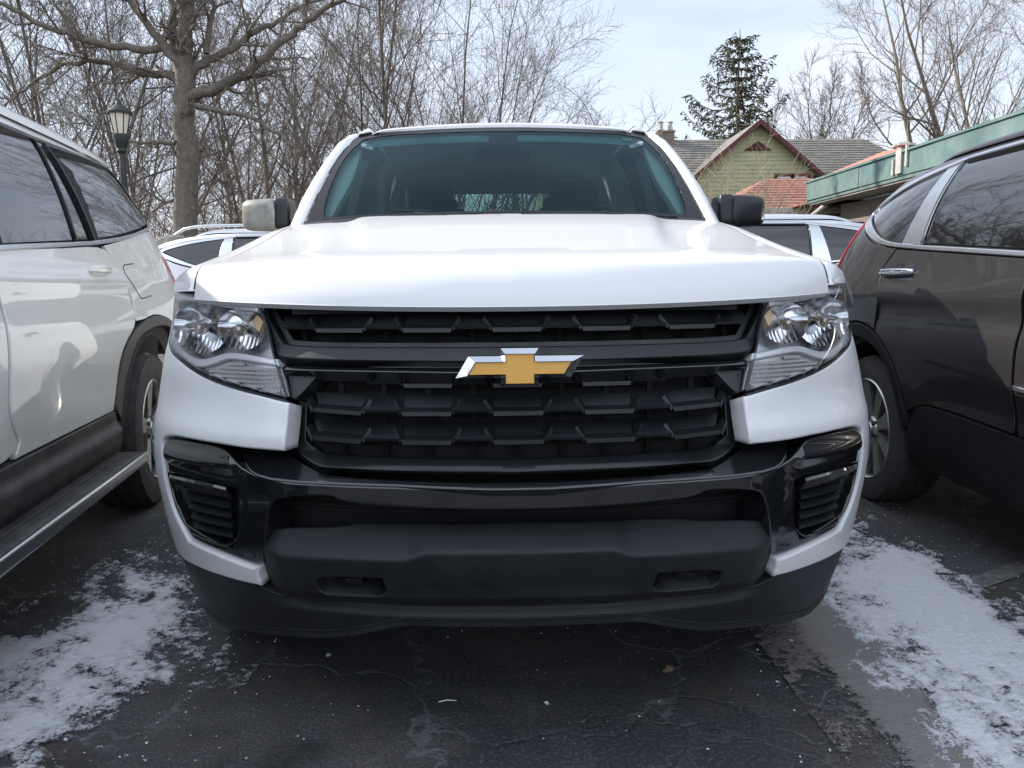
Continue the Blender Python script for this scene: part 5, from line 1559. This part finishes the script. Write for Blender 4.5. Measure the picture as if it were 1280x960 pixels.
def unit(v): return v / (np.linalg.norm(v) + 1e-9)
class Grower:
    def __init__(s, seed, levels): s.r = np.random.default_rng(seed); s.wood = MB(); s.twigs = MB(); s.lv = levels
    def limb(s, pts, rad, k): s.wood.tube(pts, rad, k, cap=False)
    def side_dir(s, d, ang):
        r = unit(s.r.normal(0, 1, 3)); r = unit(r - d * (r @ d)); return unit(d * math.cos(ang) + r * math.sin(ang))
    def grow(s, p, d, L, r0, lv, bias=None):
        P = s.lv[lv]; n = P['n']; pts = [p]; ds = [d]
        for i in range(n):
            d = unit(d + s.r.normal(0, P['wob'], 3) + np.array([0, 0, P['up']])); p = p + d * L / n; pts.append(p); ds.append(d)
        pts = np.array(pts); rad = r0 * (1 - np.linspace(0, 1, n + 1) * (1 - P['tip']))
        (s.wood if lv < P.get('split', 2) else s.twigs).tube(pts, rad, P['k'], cap=False)
        if lv + 1 < len(s.lv): s.children(pts, ds, rad, L, lv)
    def children(s, pts, ds, rad, L, lv, cnt=None):
        P = s.lv[lv]; Q = s.lv[lv + 1]; n = len(pts) - 1
        for c in range(cnt or P['kids']):
            t = P['from'] + (1 - P['from']) * (c + s.r.random()) / (cnt or P['kids'])
            t = min(t, .999); i = int(t * n); f = t * n - i
            p = pts[i] * (1 - f) + pts[i + 1] * f; rr = rad[i] * (1 - f) + rad[i + 1] * f
            d = s.side_dir(ds[min(i + 1, n)], R(s.r.uniform(*Q['ang'])))
            s.grow(p, d, L * Q['len'] * (1 - Q['fall'] * t) * s.r.uniform(.7, 1.25), max(Q['rmin'], rr * Q['rk']), lv + 1)
    def make(s, name, label, cat, loc, m1, m2, group=None, rz=0, twig_name='crown'):
        e = empty(name, loc, rz); tag(e, label, cat, group)
        a = s.wood.build('trunk', m1, e); a.data.polygons.foreach_set('use_smooth', np.ones(len(a.data.polygons), bool))
        s.twigs.build(twig_name, m2, e)
        return e

# tall multi-stemmed thicket trees: four shapes, then copies
def thicket(seed, stems, h):
    lv = [dict(n=9, wob=.055, up=.03, tip=.12, k=6, kids=15, **{'from': .22}, split=2),
          dict(n=6, wob=.09, up=.075, tip=.25, k=4, kids=8, **{'from': .2}, len=.46, fall=.5, ang=(28, 58), rk=.5, rmin=.013, split=2),
          dict(n=4, wob=.13, up=.06, tip=.4, k=3, kids=6, **{'from': .15}, len=.42, fall=.4, ang=(25, 55), rk=.5, rmin=.0085, split=2),
          dict(n=3, wob=.16, up=.05, tip=.5, k=3, len=.55, fall=.3, ang=(25, 55), rk=.6, rmin=.0062, split=2)]
    g = Grower(seed, lv)
    for i in range(stems):
        a = i * 2 * math.pi / stems + g.r.uniform(-.5, .5); lean = g.r.uniform(.10, .42)
        g.grow(np.array([.25 * math.cos(a), .25 * math.sin(a), -.1]), unit(np.array([lean * math.cos(a), lean * math.sin(a), 1.0])), h * g.r.uniform(.8, 1.08), g.r.uniform(.06, .11), 0)
    return g
LT = 'bare grey-brown tree standing in the winter thicket behind the parking lot'
GT = 'bare trees of the thicket behind the parking lot'
protos = [thicket(s_, n_, h_).make('bare_tree', LT, 'tree', (0, 0, 0), M['bark2'], M['twig'], GT) for s_, n_, h_ in ((1, 3, 13.0), (2, 3, 14.0), (3, 4, 11.5))]
def curly(seed, h):
    lv = [dict(n=7, wob=.16, up=.0, tip=.3, k=6, kids=10, **{'from': .3}),
          dict(n=6, wob=.20, up=.03, tip=.25, k=4, kids=9, **{'from': .15}, len=.62, fall=.3, ang=(35, 70), rk=.6, rmin=.016),
          dict(n=4, wob=.22, up=.04, tip=.4, k=3, kids=7, **{'from': .1}, len=.45, fall=.3, ang=(30, 60), rk=.5, rmin=.009),
          dict(n=3, wob=.2, up=.03, tip=.5, k=3, len=.5, fall=.2, ang=(25, 60), rk=.6, rmin=.0065)]
    g = Grower(seed, lv)
    for i in range(2): g.grow(np.array([.15 * i, 0, 0]), unit(np.array([g.r.uniform(-.3, .3), g.r.uniform(-.2, .2), 1.])), h, .13, 0)
    return g
cproto = curly(8, 6.6).make('small_bare_tree', 'low crooked bare tree at the right edge of the thicket, above the pickup roof', 'tree', (0, 0, 0), M['bark2'], M['twig'])
rr = np.random.default_rng(77)
spots = []
for Yr, xs in ((23, (-17, -11.6, -3.0)), (27, (-20, -15.4, -11.8, -6.2, -1.6)), (32, (-24, -18.8, -13.2, -8.4, -4.4, .2)), (39, (-30, -24.6, -18, -12.2, -6.8, -2.2)), (47, (-33, -24, -15, -8.5))):
    for q, x in enumerate(xs): spots.append((x + rr.uniform(-.7, .7), Yr + rr.uniform(-1.3, 1.3), q, Yr))
ORD = ['first', 'second', 'third', 'fourth', 'fifth', 'sixth']
ROW = {23: 'nearest row', 27: 'second row', 32: 'middle row', 39: 'fourth row', 47: 'farthest row'}
used = set()
for i, (x, y, q_, Yr_) in enumerate(spots):
    k = i % 3
    o = protos[k] if k not in used else copy_tree(protos[k]); used.add(k)
    s_ = rr.uniform(.82, 1.12)
    if x > -1.5: s_ *= .84
    o['label'] = 'many-stemmed bare thicket tree, %s from the left in the %s behind the lot' % (ORD[q_], ROW[Yr_])
    o.location = (x, y, -.02); o.rotation_euler = (0, 0, rr.uniform(0, 6.28)); o.scale = (s_, s_, s_)
for i, (x, y, s_, a) in enumerate(((2.6, 30, 1.0, .3), (4.3, 33, .92, 2.1), (-.4, 27.5, .95, 4.0))):
    o = cproto if i == 0 else copy_tree(cproto)
    o.location = (x, y, -.02); o.rotation_euler = (0, 0, a); o.scale = (s_,) * 3
    o['label'] = ['low crooked bare tree at the right edge of the thicket, above the pickup roof', 'farthest low crooked bare tree between the thicket and the house chimney', 'low crooked bare tree inside the thicket above the middle of the pickup roof'][i]

# the big tree with heavy level limbs, left of the pickup
lv = [dict(n=8, wob=.05, up=.0, tip=.2, k=10, kids=10, **{'from': .3}, split=2),
      dict(n=7, wob=.14, up=.03, tip=.25, k=5, kids=7, **{'from': .1}, len=.35, fall=.3, ang=(30, 65), rk=.5, rmin=.016, split=2),
      dict(n=5, wob=.18, up=.03, tip=.35, k=4, kids=6, **{'from': .1}, len=.42, fall=.3, ang=(30, 60), rk=.5, rmin=.010, split=2),
      dict(n=4, wob=.2, up=.03, tip=.45, k=3, kids=3, **{'from': .2}, len=.5, fall=.3, ang=(25, 60), rk=.6, rmin=.0065, split=2),
      dict(n=3, wob=.2, up=.0, tip=.5, k=3, len=.5, fall=.2, ang=(25, 60), rk=.7, rmin=.0045, split=2)]
g = Grower(31, lv)
def hand(pts, r0, r1, kids, yd_=0.0, k=9, start=.25):
    P = catmull([(x, 16.3 + yd_ * i / max(1, len(pts) - 1), z) for i, (x, z) in enumerate(pts)], 4)
    P[1:-1] += g.r.normal(0, .022, P[1:-1].shape)
    rad = np.linspace(1, 0, len(P)) ** .8 * (r0 - r1) + r1
    g.limb(P, rad, k)
    ds = [unit(P[min(i + 1, len(P) - 1)] - P[max(i - 1, 0)]) for i in range(len(P))]
    g.lv[0]['from'] = start
    Ln = sum(np.linalg.norm(P[i + 1] - P[i]) for i in range(len(P) - 1))
    n = len(P) - 1
    for c in range(kids):
        t = min(.999, start + (1 - start) * (c + g.r.random()) / kids); i = int(t * n)
        d = g.side_dir(ds[i], R(g.r.uniform(35, 70))); 
        g.grow(P[i], d, g.r.uniform(.7, 1.7) * (1 - .3 * t), max(.018, rad[i] * .45), 1)
    g.grow(P[-1], ds[-1], 1.4, r1, 1)
T0 = (-6.6, 0)
hand([(-6.62, -.1), (-6.56, 1.2), (-6.55, 2.31), (-6.43, 3.72), (-6.43, 5.02), (-6.36, 5.98), (-6.29, 6.92), (-6.15, 8.78), (-6.3, 11.5)], .30, .05, 16, k=14, start=.35)
hand([(-6.42, 4.9), (-6.6, 5.42), (-6.94, 5.50), (-7.46, 5.58), (-7.84, 5.73), (-8.47, 5.84), (-9.11, 5.80), (-9.83, 5.39), (-10.4, 5.05)], .105, .018, 12, .6)
hand([(-6.42, 5.85), (-6.69, 5.93), (-7.26, 5.93), (-8.12, 6.05), (-8.68, 6.21), (-9.51, 6.57), (-10.05, 6.9), (-10.9, 7.4)], .095, .02, 12, -.8)
hand([(-8.68, 6.2), (-8.5, 5.95), (-8.38, 5.82)], .05, .03, 1)
hand([(-6.40, 4.95), (-6.21, 5.06), (-5.69, 5.14), (-5.1, 5.44), (-4.62, 5.78), (-4.08, 6.19), (-3.65, 6.47), (-2.83, 6.91), (-2.0, 7.2)], .135, .02, 13, -.5)
hand([(-6.38, 5.4), (-6.2, 5.66), (-5.88, 5.89), (-5.35, 6.15), (-5.05, 6.48), (-4.58, 6.7), (-4.04, 7.07), (-3.5, 7.3)], .11, .02, 10, .9)
hand([(-6.36, 4.85), (-6.17, 4.80), (-5.6, 4.66), (-5.03, 4.51), (-4.44, 4.21), (-3.99, 3.86), (-3.65, 3.5)], .07, .016, 8, -1.0)
hand([(-6.5, 4.1), (-6.75, 4.09), (-7.03, 4.07), (-7.44, 4.07), (-7.9, 4.3)], .05, .012, 5, -.4)
hand([(-5.92, 5.88), (-5.79, 6.48), (-5.71, 6.92), (-5.7, 7.8)], .07, .02, 6)
hand([(-6.42, 5.2), (-6.52, 5.66), (-6.57, 5.93), (-6.65, 6.48), (-6.69, 6.92), (-6.9, 8.2), (-7.0, 10)], .13, .03, 10, .5)
hand([(-6.40, 5.4), (-6.55, 5.82), (-7.0, 6.42), (-7.31, 6.92), (-7.7, 7.7), (-8.1, 9)], .10, .02, 9, -.8)
hand([(-6.45, 2.9), (-6.0, 3.2), (-5.6, 3.25), (-5.1, 2.9)], .035, .008, 5, -.7)
hand([(-6.5, 3.1), (-7.0, 2.9), (-7.5, 3.1), (-7.9, 2.7)], .035, .008, 5, .7)
g.make('big_tree', 'large bare tree with a thick trunk and heavy level limbs behind the lamp post', 'tree', (0, 0, -.02), M['bark'], M['twig'])

# broad pale-limbed tree on the right and the small one behind the house
def spreading(seed, h, stems, lean, r0, tw=.011):
    lv = [dict(n=8, wob=.07, up=.02, tip=.15, k=7, kids=14, **{'from': .25}),
          dict(n=6, wob=.11, up=.05, tip=.2, k=5, kids=11, **{'from': .2}, len=.42, fall=.4, ang=(25, 55), rk=.5, rmin=tw * 2),
          dict(n=5, wob=.14, up=.06, tip=.35, k=3, kids=9, **{'from': .15}, len=.45, fall=.35, ang=(25, 55), rk=.5, rmin=tw * 1.1),
          dict(n=3, wob=.17, up=.05, tip=.5, k=3, len=.5, fall=.3, ang=(22, 50), rk=.6, rmin=tw * .72)]
    g = Grower(seed, lv)
    for i in range(stems):
        a = i * 2 * math.pi / stems + g.r.uniform(-.3, .3); q = lean * g.r.uniform(.6, 1.2)
        g.grow(np.array([.3 * math.cos(a), .3 * math.sin(a), 0]), unit(np.array([q * math.cos(a), q * math.sin(a), 1.0])), h * g.r.uniform(.85, 1.05), r0 * g.r.uniform(.7, 1.1), 0)
    return g
spreading(52, 13.5, 5, .40, .17, .008).make('bare_tree', 'broad bare tree with pale spreading limbs above the teal-edged roof at right', 'tree', (18.2, 29.0, -.02), M['pale_bark'], M['twig'])
spreading(53, 12.8, 5, .34, .16, .014).make('bare_tree', 'distant rounded bare tree rising behind the grey roof of the green house', 'tree', (21.2, 54.0, -.02), M['bark2'], M['twig'])

# shrubs
def shrub(seed, h, n0, spread):
    lv = [dict(n=5, wob=.12, up=.03, tip=.3, k=4, kids=8, **{'from': .1}, split=1),
          dict(n=4, wob=.2, up=.04, tip=.4, k=3, kids=6, **{'from': .1}, len=.5, fall=.3, ang=(25, 60), rk=.6, rmin=.005, split=1),
          dict(n=3, wob=.25, up=.04, tip=.5, k=3, len=.5, fall=.2, ang=(25, 65), rk=.6, rmin=.0035, split=1)]
    g = Grower(seed, lv)
    for i in range(n0):
        a = g.r.uniform(0, 6.28); q = spread * g.r.uniform(.1, 1)
        g.grow(np.array([.25 * math.cos(a), .25 * math.sin(a), 0]), unit(np.array([q * math.cos(a), q * math.sin(a), 1.0])), h * g.r.uniform(.6, 1.05), .018, 0)
    return g
shrub(61, 3.3, 48, .75).make('bare_shrub', 'pale buff bare shrub in front of the green house, seen over the pickup mirror', 'shrub', (4.35, 14.2, -.02), M['buff_twig'], M['buff_twig'])
sp_ = shrub(62, 3.4, 24, .9).make('bare_shrub', 'reddish-brown bare brush growing under the thicket trees', 'shrub', (0, 0, 0), M['brown_twig'], M['brown_twig'], 'brown brush under the thicket trees')
BL = ['reddish-brown brush left of the lamp post, in the nearest brush row', 'reddish-brown brush right behind the lamp post', 'reddish-brown brush just right of the thick trunk of the big tree',
      'reddish-brown brush above the left mirror of the pickup', 'reddish-brown brush directly behind the thick trunk of the big tree', 'leftmost reddish-brown brush above the roof of the large white SUV',
      'reddish-brown brush behind the left windshield pillar of the pickup', 'tall reddish-brown brush right of the big tree, one row back', 'tall reddish-brown brush behind the lamp post, one row back',
      'tall reddish-brown brush behind the left half of the pickup cab', 'rightmost brush, hidden low behind the pickup cab roof', 'reddish-brown brush far left behind the large white SUV', 'low reddish-brown brush above the white SUV with roof rails']
for i, (x, y, s_) in enumerate(((-10.8, 19.5, 1.0), (-8.7, 18.8, 1.1), (-4.9, 18.6, 1.05), (-3.2, 20.0, 1.15), (-7.2, 20.8, 1.2), (-12.8, 21, 1.1), (-1.4, 21.5, 1.1), (-5.9, 23.5, 1.3), (-9.8, 24.5, 1.35), (-2.9, 25, 1.3), (1.2, 24, 1.0), (-15.5, 23, 1.2), (-4.1, 17.4, .9))):
    o = sp_ if i == 0 else copy_tree(sp_)
    o.location = (x, y, -.02); o.rotation_euler = (0, 0, i * 1.7); o.scale = (s_,) * 3
    o['label'] = BL[i]

# spruce behind the house
g = Grower(71, [dict(n=3)])
wood, need, tips = MB(), MB(), MB()
H = 14.9
wood.tube([(0, 0, 0), (.05, 0, H * .4), (0, .05, H * .8), (.04, 0, H - .3)], [.26, .19, .08, .015], 8)
rg = np.random.default_rng(9)
def spindle(mb, p, d, L_, w):
    d = unit(d); u = unit(np.cross(d, [.3, .2, 1.])); v = np.cross(d, u)
    m_ = p + d * L_ * .4
    V = [p, m_ + u * w, m_ - u * w * .5 + v * w * .8, m_ - u * w * .5 - v * w * .8, p + d * L_]
    mb.add(V, [(0, 1, 2), (0, 2, 3), (0, 3, 1), (4, 2, 1), (4, 3, 2), (4, 1, 3)])
nz_ = 21
for i in range(nz_):
    z = 3.6 + (H - 4.0) * (i / nz_) ** .92; t = (z - 3.6) / (H - 3.6)
    for j in range(5):
        a = j * 2 * math.pi / 5 + rg.uniform(-.45, .45) + i * .7
        Lb = (5.2 * (1 - t) ** .78 + .1) * rg.uniform(.45, 1.2)
        out = np.array([math.cos(a), math.sin(a), 0]); pts = []
        for q in np.linspace(0, 1, 9):
            pts.append(np.array([0, 0, z]) + out * Lb * q + np.array([0, 0, -.30 * Lb * math.sin(q * 1.9) * .55 + .50 * Lb * q ** 2.4]))
        pts = np.array(pts); pts[1:] += rg.normal(0, .03, (8, 3)); wood.tube(pts, np.linspace(.04 + .02 * (1 - t), .01, 9), 4, cap=False)
        nb = int(6 + Lb * 7)
        for c in range(nb):
            q = .02 + .98 * (c + rg.random()) / nb; k = min(int(q * 8), 7); p = pts[k] + (pts[k + 1] - pts[k]) * (q * 8 - k)
            side = np.array([-out[1], out[0], 0]) * rg.choice([-1, 1])
            dd = out * rg.uniform(.4, 1.0) + side * rg.uniform(.1, .9) * (1.2 - q) + np.array([0, 0, rg.uniform(-.55, .15)])
            ll = rg.uniform(.22, .55) * (1.15 - .45 * q)
            spindle(need, p, dd, ll, rg.uniform(.035, .06))
            for e in range(2):
                p2 = p + unit(dd) * ll * rg.uniform(.3, .9)
                spindle(need if rg.random() < .93 else tips, p2, dd * .3 + rg.normal(0, .5, 3) + np.array([0, 0, -.5]), rg.uniform(.16, .32), rg.uniform(.03, .05))
e = empty('spruce_tree', (13.35, 44.5, -.02)); tag(e, 'tall dark sparse spruce with upswept boughs rising behind the green gabled house', 'tree')
wood.build('trunk', M['bark'], e); need.add(np.vstack(tips.v), tips.f, 1); need.build('crown', None, e, mats=[M['needles'], M['needle_tips']])

# ------------------------------------------------------------------ lamp post
M['post'] = mat('dark_green_cast_iron', (.018, .028, .026), .45, var=.4, vscale=20)
M['lamp_glass'] = mat('frosted_cream_glass', (.72, .66, .52), .35)
LPx, LPy = -6.36, 13.0
e = empty('lamp_post', (LPx, LPy, 0)); tag(e, 'black-green lamp post with a lantern head of cream glass panes', 'lamp post')
mb = MB().lathe([(0, .001), (0, .19), (.12, .19), (.16, .14), (.55, .12), (.62, .075), (.70, .06), (3.02, .048), (3.10, .058), (3.14, .05), (3.36, .05)], 'z', k=20)
o = mb.build('post', M['post'], e); auto_smooth(o, 30)
mb = MB().lathe([(3.33, .05), (3.38, .085), (3.42, .075), (3.50, .105), (3.62, .135), (3.66, .13), (3.66, .001)], 'z', k=16)
o = mb.build('lantern_base', M['post'], e); auto_smooth(o, 30)
mb = MB().lathe([(3.66, .105), (4.00, .172), (4.00, .001)], 'z', k=8)
mb.build('lantern_glass', M['lamp_glass'], e)
mb = MB()
for i in range(8):
    a = i * math.pi / 4
    mb.tube([(.108 * math.cos(a), .108 * math.sin(a), 3.65), (.176 * math.cos(a), .176 * math.sin(a), 4.01)], .009, 5)
mb.lathe([(3.99, .172), (3.99, .20), (4.03, .205), (4.045, .19), (4.10, .12), (4.14, .075), (4.15, .05), (4.20, .04), (4.22, .018), (4.25, .022), (4.28, .012), (4.33, .001)], 'z', k=16)
o = mb.build('lantern_cap', M['post'], e); auto_smooth(o, 30)

# ------------------------------------------------------------------ green gabled house
M['siding'] = mat('green_clapboard', (.47, .455, .27), .75, var=.25, vscale=2.5, bump=.1, bscale=40)
M['maroon'] = mat('maroon_trim', (.115, .022, .022), .6, var=.3, vscale=6)
M['shingle'] = mat('grey_shingle', (.25, .238, .215), .95, var=.6, vscale=5, col2=(.15, .145, .138), bump=.6, bscale=14)
M['shingle_red'] = mat('red_brown_shingle', (.34, .135, .095), .9, var=.6, vscale=5, col2=(.42, .22, .17), bump=.6, bscale=25)
M['wframe'] = mat('white_window_sash', (.72, .72, .70), .5)
M['wpane'] = mat('window_pane', (.05, .06, .07), .05, spec=.8)
M['brick'] = mat('chimney_brick', (.24, .19, .15), .9, var=.4, vscale=14)
M['teal'] = mat('teal_painted_fascia', (.075, .150, .155), .65, var=.6, vscale=3.5, col2=(.15, .21, .205), bump=.15, bscale=30)
M['gutter'] = mat('off_white_gutter', (.50, .49, .45), .5, var=.3, vscale=8)
M['soffit'] = mat('grey_soffit', (.33, .31, .28), .8, var=.4, vscale=3)
M['stucco'] = mat('dark_grey_stucco', (.22, .20, .18), .9, var=.3, vscale=2)  # dark grey wall colour below the eaves
e = empty('gabled_house', (9.9, 31, 0)); tag(e, 'green clapboard house with a maroon-edged front gable and grey shingle roof', 'house')
def wpart(name, mb, m): 
    o = mb.build(name, m, e); o.location = (-9.9, -31, 0); return o
apex, ez, hw, gx = 6.98, 5.12, 2.32, 9.9
mb = MB(); gy = 30.0
z = 0.0; bh = .155
while z < apex - .12:       # clapboards, each a real lapped board
    z1 = min(z + bh, apex - .05)
    def xw(zz): return hw - .12 if zz < ez else (hw - .12) * (apex - .05 - zz) / (apex - .05 - ez)
    a, b = xw(z), xw(z1)
    mb.add([(gx - a, gy - .02, z), (gx + a, gy - .02, z), (gx + b, gy + .0, z1), (gx - b, gy + .0, z1), (gx - a, gy + .02, z), (gx + a, gy + .02, z)], [(0, 1, 2, 3), (4, 5, 1, 0)])
    z = z1
mb.box((gx - hw + .12, 32, 2.55), (.02, 4, 5.1)); mb.box((gx + hw - .12, 31, 2.55), (.02, 2, 5.1))
z = 0
while z < 5.3:
    mb.add([(gx + hw - .1, 31.98, z), (17.0, 31.98, z), (17.0, 32.0, z + bh), (gx + hw - .1, 32.0, z + bh)], [(0, 1, 2, 3)])
    mb.add([(2.0, 31.98, z), (gx - hw + .1, 31.98, z), (gx - hw + .1, 32.0, z + bh), (2.0, 32.0, z + bh)], [(0, 1, 2, 3)])
    z += bh
mb.box((17.0, 34.5, 2.6), (.02, 5, 5.2)); mb.box((2.0, 34.5, 2.6), (.02, 5, 5.2)); mb.box((9.5, 37, 2.6), (15, .02, 5.2))
wpart('wall', mb, M['siding'])
mb = MB(); o_ = .10
def quad(a, b, c, d, t=.10):
    P = np.array([a, b, c, d], float); n = unit(np.cross(P[1] - P[0], P[3] - P[0])); 
    if n[2] < 0: n = -n
    mb.add(np.vstack([P, P - n * t]), [(0, 1, 2, 3), (7, 6, 5, 4), (0, 4, 5, 1), (1, 5, 6, 2), (2, 6, 7, 3), (3, 7, 4, 0)])
yf_ = gy - .38; yb_ = 34.0; rz_ = 7.12
quad((gx - hw - .12, yf_, ez - .10), (gx, yf_, apex + .05), (gx, yb_, apex + .05), (gx - hw - .12, yb_, ez - .10))
quad((gx + hw + .12, yf_, ez - .10), (gx, yf_, apex + .05), (gx, yb_, apex + .05), (gx + hw + .12, yb_, ez - .10))
quad((1.6, 31.6, 5.25), (17.6, 31.6, 5.25), (15.9, 34.5, rz_), (1.6, 34.5, rz_))
quad((1.6, 37.4, 5.25), (17.6, 37.4, 5.25), (15.9, 34.5, rz_), (1.6, 34.5, rz_))
mb.add([(17.6, 31.6, 5.25), (17.6, 37.4, 5.25), (15.9, 34.5, rz_)], [(0, 1, 2)])
# shingle courses as thin lapped strips
for k in range(1, 15):
    t = k / 15; y_ = 31.6 + 2.9 * t; z_ = 5.25 + (rz_ - 5.25) * t
    mb.box(((1.6 + 17.6 - 1.7 * t) / 2, y_ - .02, z_ + .004), (16.0 - 1.7 * t, .03, .008))
roof_o = wpart('roof', mb, M['shingle'])
mb = MB()
for s_ in (-1, 1):
    A = np.array([gx, yf_ - .03, apex + .07]); B = np.array([gx + s_ * (hw + .14), yf_ - .03, ez - .11])
    mb.add([A, B, B + [0, 0, -.17], A + [0, 0, -.20], A + [0, .04, 0], B + [0, .04, 0], B + [0, .04, -.17], A + [0, .04, -.20]], [(0, 1, 2, 3), (4, 7, 6, 5), (0, 4, 5, 1), (3, 2, 6, 7)])
mb.box(((gx + hw + 17.6) / 2, 31.57, 5.16), (17.6 - gx - hw, .05, .26)); mb.box((gx + hw - .11, gy - .03, 2.5), (.10, .05, 5.0))
mb.box(((1.6 + gx - hw) / 2, 31.57, 5.16), (gx - hw - 1.6, .05, .26))
wpart('roof_trim', mb, M['maroon'])
mb = MB(); mb.add([(gx - .50, gy - .07, 5.95), (gx + .54, gy - .07, 5.95), (gx + .02, gy - .07, 6.30), (gx - .50, gy, 5.95), (gx + .54, gy, 5.95), (gx + .02, gy, 6.30)], [(0, 1, 2), (0, 3, 4, 1), (1, 4, 5, 2), (2, 5, 3, 0)])
for k in range(5): mb.box((gx + .02, gy - .08, 5.99 + k * .05), (.8 - k * .16, .03, .012))
wpart('gable_vent', mb, M['maroon'])
for wx in (10.93, 11.57):
    mb = MB()
    for dx, dz, sx_, sz_ in ((0, .63, .70, .10), (0, -.63, .70, .10), (-.32, 0, .07, 1.3), (.32, 0, .07, 1.3)): mb.box((wx + dx, gy - .06, 4.40 + dz), (sx_, .07, sz_))
    w_ = wpart('window', mb, M['maroon'])
    mb = MB().box((wx, gy - .045, 4.40), (.56, .02, 1.16)); a = mb.build('pane', M['wpane'], w_)
    mb = MB()
    for dx, dz, sx_, sz_ in ((0, .55, .56, .06), (0, 0, .56, .05), (-.26, 0, .05, 1.16), (.26, 0, .05, 1.16)): mb.box((wx + dx, gy - .065, 4.40 + dz), (sx_, .03, sz_))
    mb.build('sash', M['wframe'], w_)
mb = MB().box((7.35, 34.4, 6.95), (.66, .5, .9)); mb.box((7.35, 34.4, 7.42), (.74, .58, .07))
ch_ = mb.build('chimney', M['brick'], roof_o)
mb = MB()
for dx in (-.2, .2): mb.lathe([(7.45, .12), (7.53, .13), (7.57, .10), (7.78, .09), (7.82, .12), (7.85, .12), (7.85, .001)], 'z', (7.35 + dx, 34.4, 0), 14)
o = mb.build('chimney_pot', M['gutter'], ch_)

# ------------------------------------------------------------------ teal-edged building on the right
e = empty('low_building', (9, 6, 0)); tag(e, 'low building with a teal fascia and red-brown shingles on the right', 'building')
def bpart(name, mb, m, par=None):
    o = mb.build(name, m, par or e)
    if par is None: o.location = (-9, -6, 0)
    return o
mb = MB(); mb.box((11.2, 4.0, 1.22), (9.6, 19.6, 2.44)); mb.box((9.0, 20.2, 1.33), (6.6, 4.0, 2.66)); mb.box((10.2, 15.8, 1.25), (5.0, 5.6, 2.5))
bpart('wall', mb, M['stucco'])
mb = MB()
n = 9
for i in range(n):      # fascia boards butt end to end along the eave
    y0 = -6 + (20.14) * i / n; y1 = -6 + 20.14 * (i + 1) / n
    mb.box((5.9 + (.006 if i % 2 else 0), (y0 + y1) / 2, 2.725), (.05, y1 - y0 - .008, .33)); mb.box((5.92, (y0 + y1) / 2, 2.53), (.04, y1 - y0, .05))
mb.box((5.895, 4.1, 2.900), (.09, 20.2, .035))
mb.box((7.2, 14.15, 2.70), (2.6, .05, .42))
bpart('fascia', mb, M['teal'])
mb = MB(); mb.box((6.2, 4.1, 2.49), (.55, 20.0, .03)); mb.box((7.3, 13.6, 2.49), (2.2, 1.0, .03)); bpart('soffit', mb, M['soffit'])
mb = MB()
def bq(P, t=.06):
    P = np.array(P, float); nn = unit(np.cross(P[1] - P[0], P[2] - P[0])); nn = nn if nn[2] > 0 else -nn; k = len(P)
    mb.add(np.vstack([P, P - nn * t]), [tuple(range(k)), tuple(range(2 * k - 1, k - 1, -1))] + [(i, k + i, k + (i + 1) % k, (i + 1) % k) for i in range(k)])
bq([(5.96, -6, 2.90), (5.96, 10.4, 2.90), (12, 10.4, 2.95), (12, -6, 2.95)])
bq([(5.93, 10.45, 2.92), (5.93, 14.12, 2.92), (7.3, 14.12, 3.46), (6.3, 10.45, 3.02)])
bq([(5.35, 17.9, 2.74), (10.5, 17.9, 2.74), (12.0, 22, 3.93), (7.62, 22, 3.93)])
bq([(5.35, 17.9, 2.74), (7.62, 22, 3.93), (5.35, 25.5, 2.74)])
bq([(6.9, 14.2, 2.80), (12, 14.2, 2.80), (12, 18.5, 3.3), (6.9, 18.2, 2.82)])
for k in range(1, 12):
    t = k / 12
    mb.box(((5.35 + 2.27 * t + 10.5 + 1.5 * t) / 2, 17.9 + 4.1 * t, 2.755 + 1.19 * t), (5.15 - .77 * t, .04, .012))
ro = bpart('roof', mb, M['shingle_red'])
mb = MB(); mb.box((7.8, 17.84, 2.70), (5.0, .12, .12)); mb.tube([(6.25, 14.10, 2.52), (6.25, 14.25, 2.46), (6.12, 14.5, 2.30), (6.10, 14.6, 2.18), (6.2, 14.7, 2.1), (6.32, 14.7, 2.0), (6.32, 14.7, 0)], .045, 8)
bpart('gutter', mb, M['gutter'])
mb = MB(); mb.tube([(6.25, 11.2, 2.9), (6.25, 11.2, 3.08)], .035, 8); mb.box((6.25, 11.2, 3.10), (.26, .26, .03)); mb.lathe([(3.115, .12), (3.15, .07), (3.165, .001)], 'z', (6.25, 11.2, 0), 10)
bpart('roof_vent', mb, M['gutter'])
mb = MB(); mb.box((5.9 - .04, 10.52, 2.76), (.03, .16, .34)); mb.box((5.86, 10.30, 2.82), (.03, .05, .30)); mb.box((5.86, 10.70, 2.70), (.03, .05, .22))
bpart('junction_box', mb, M['gutter'])
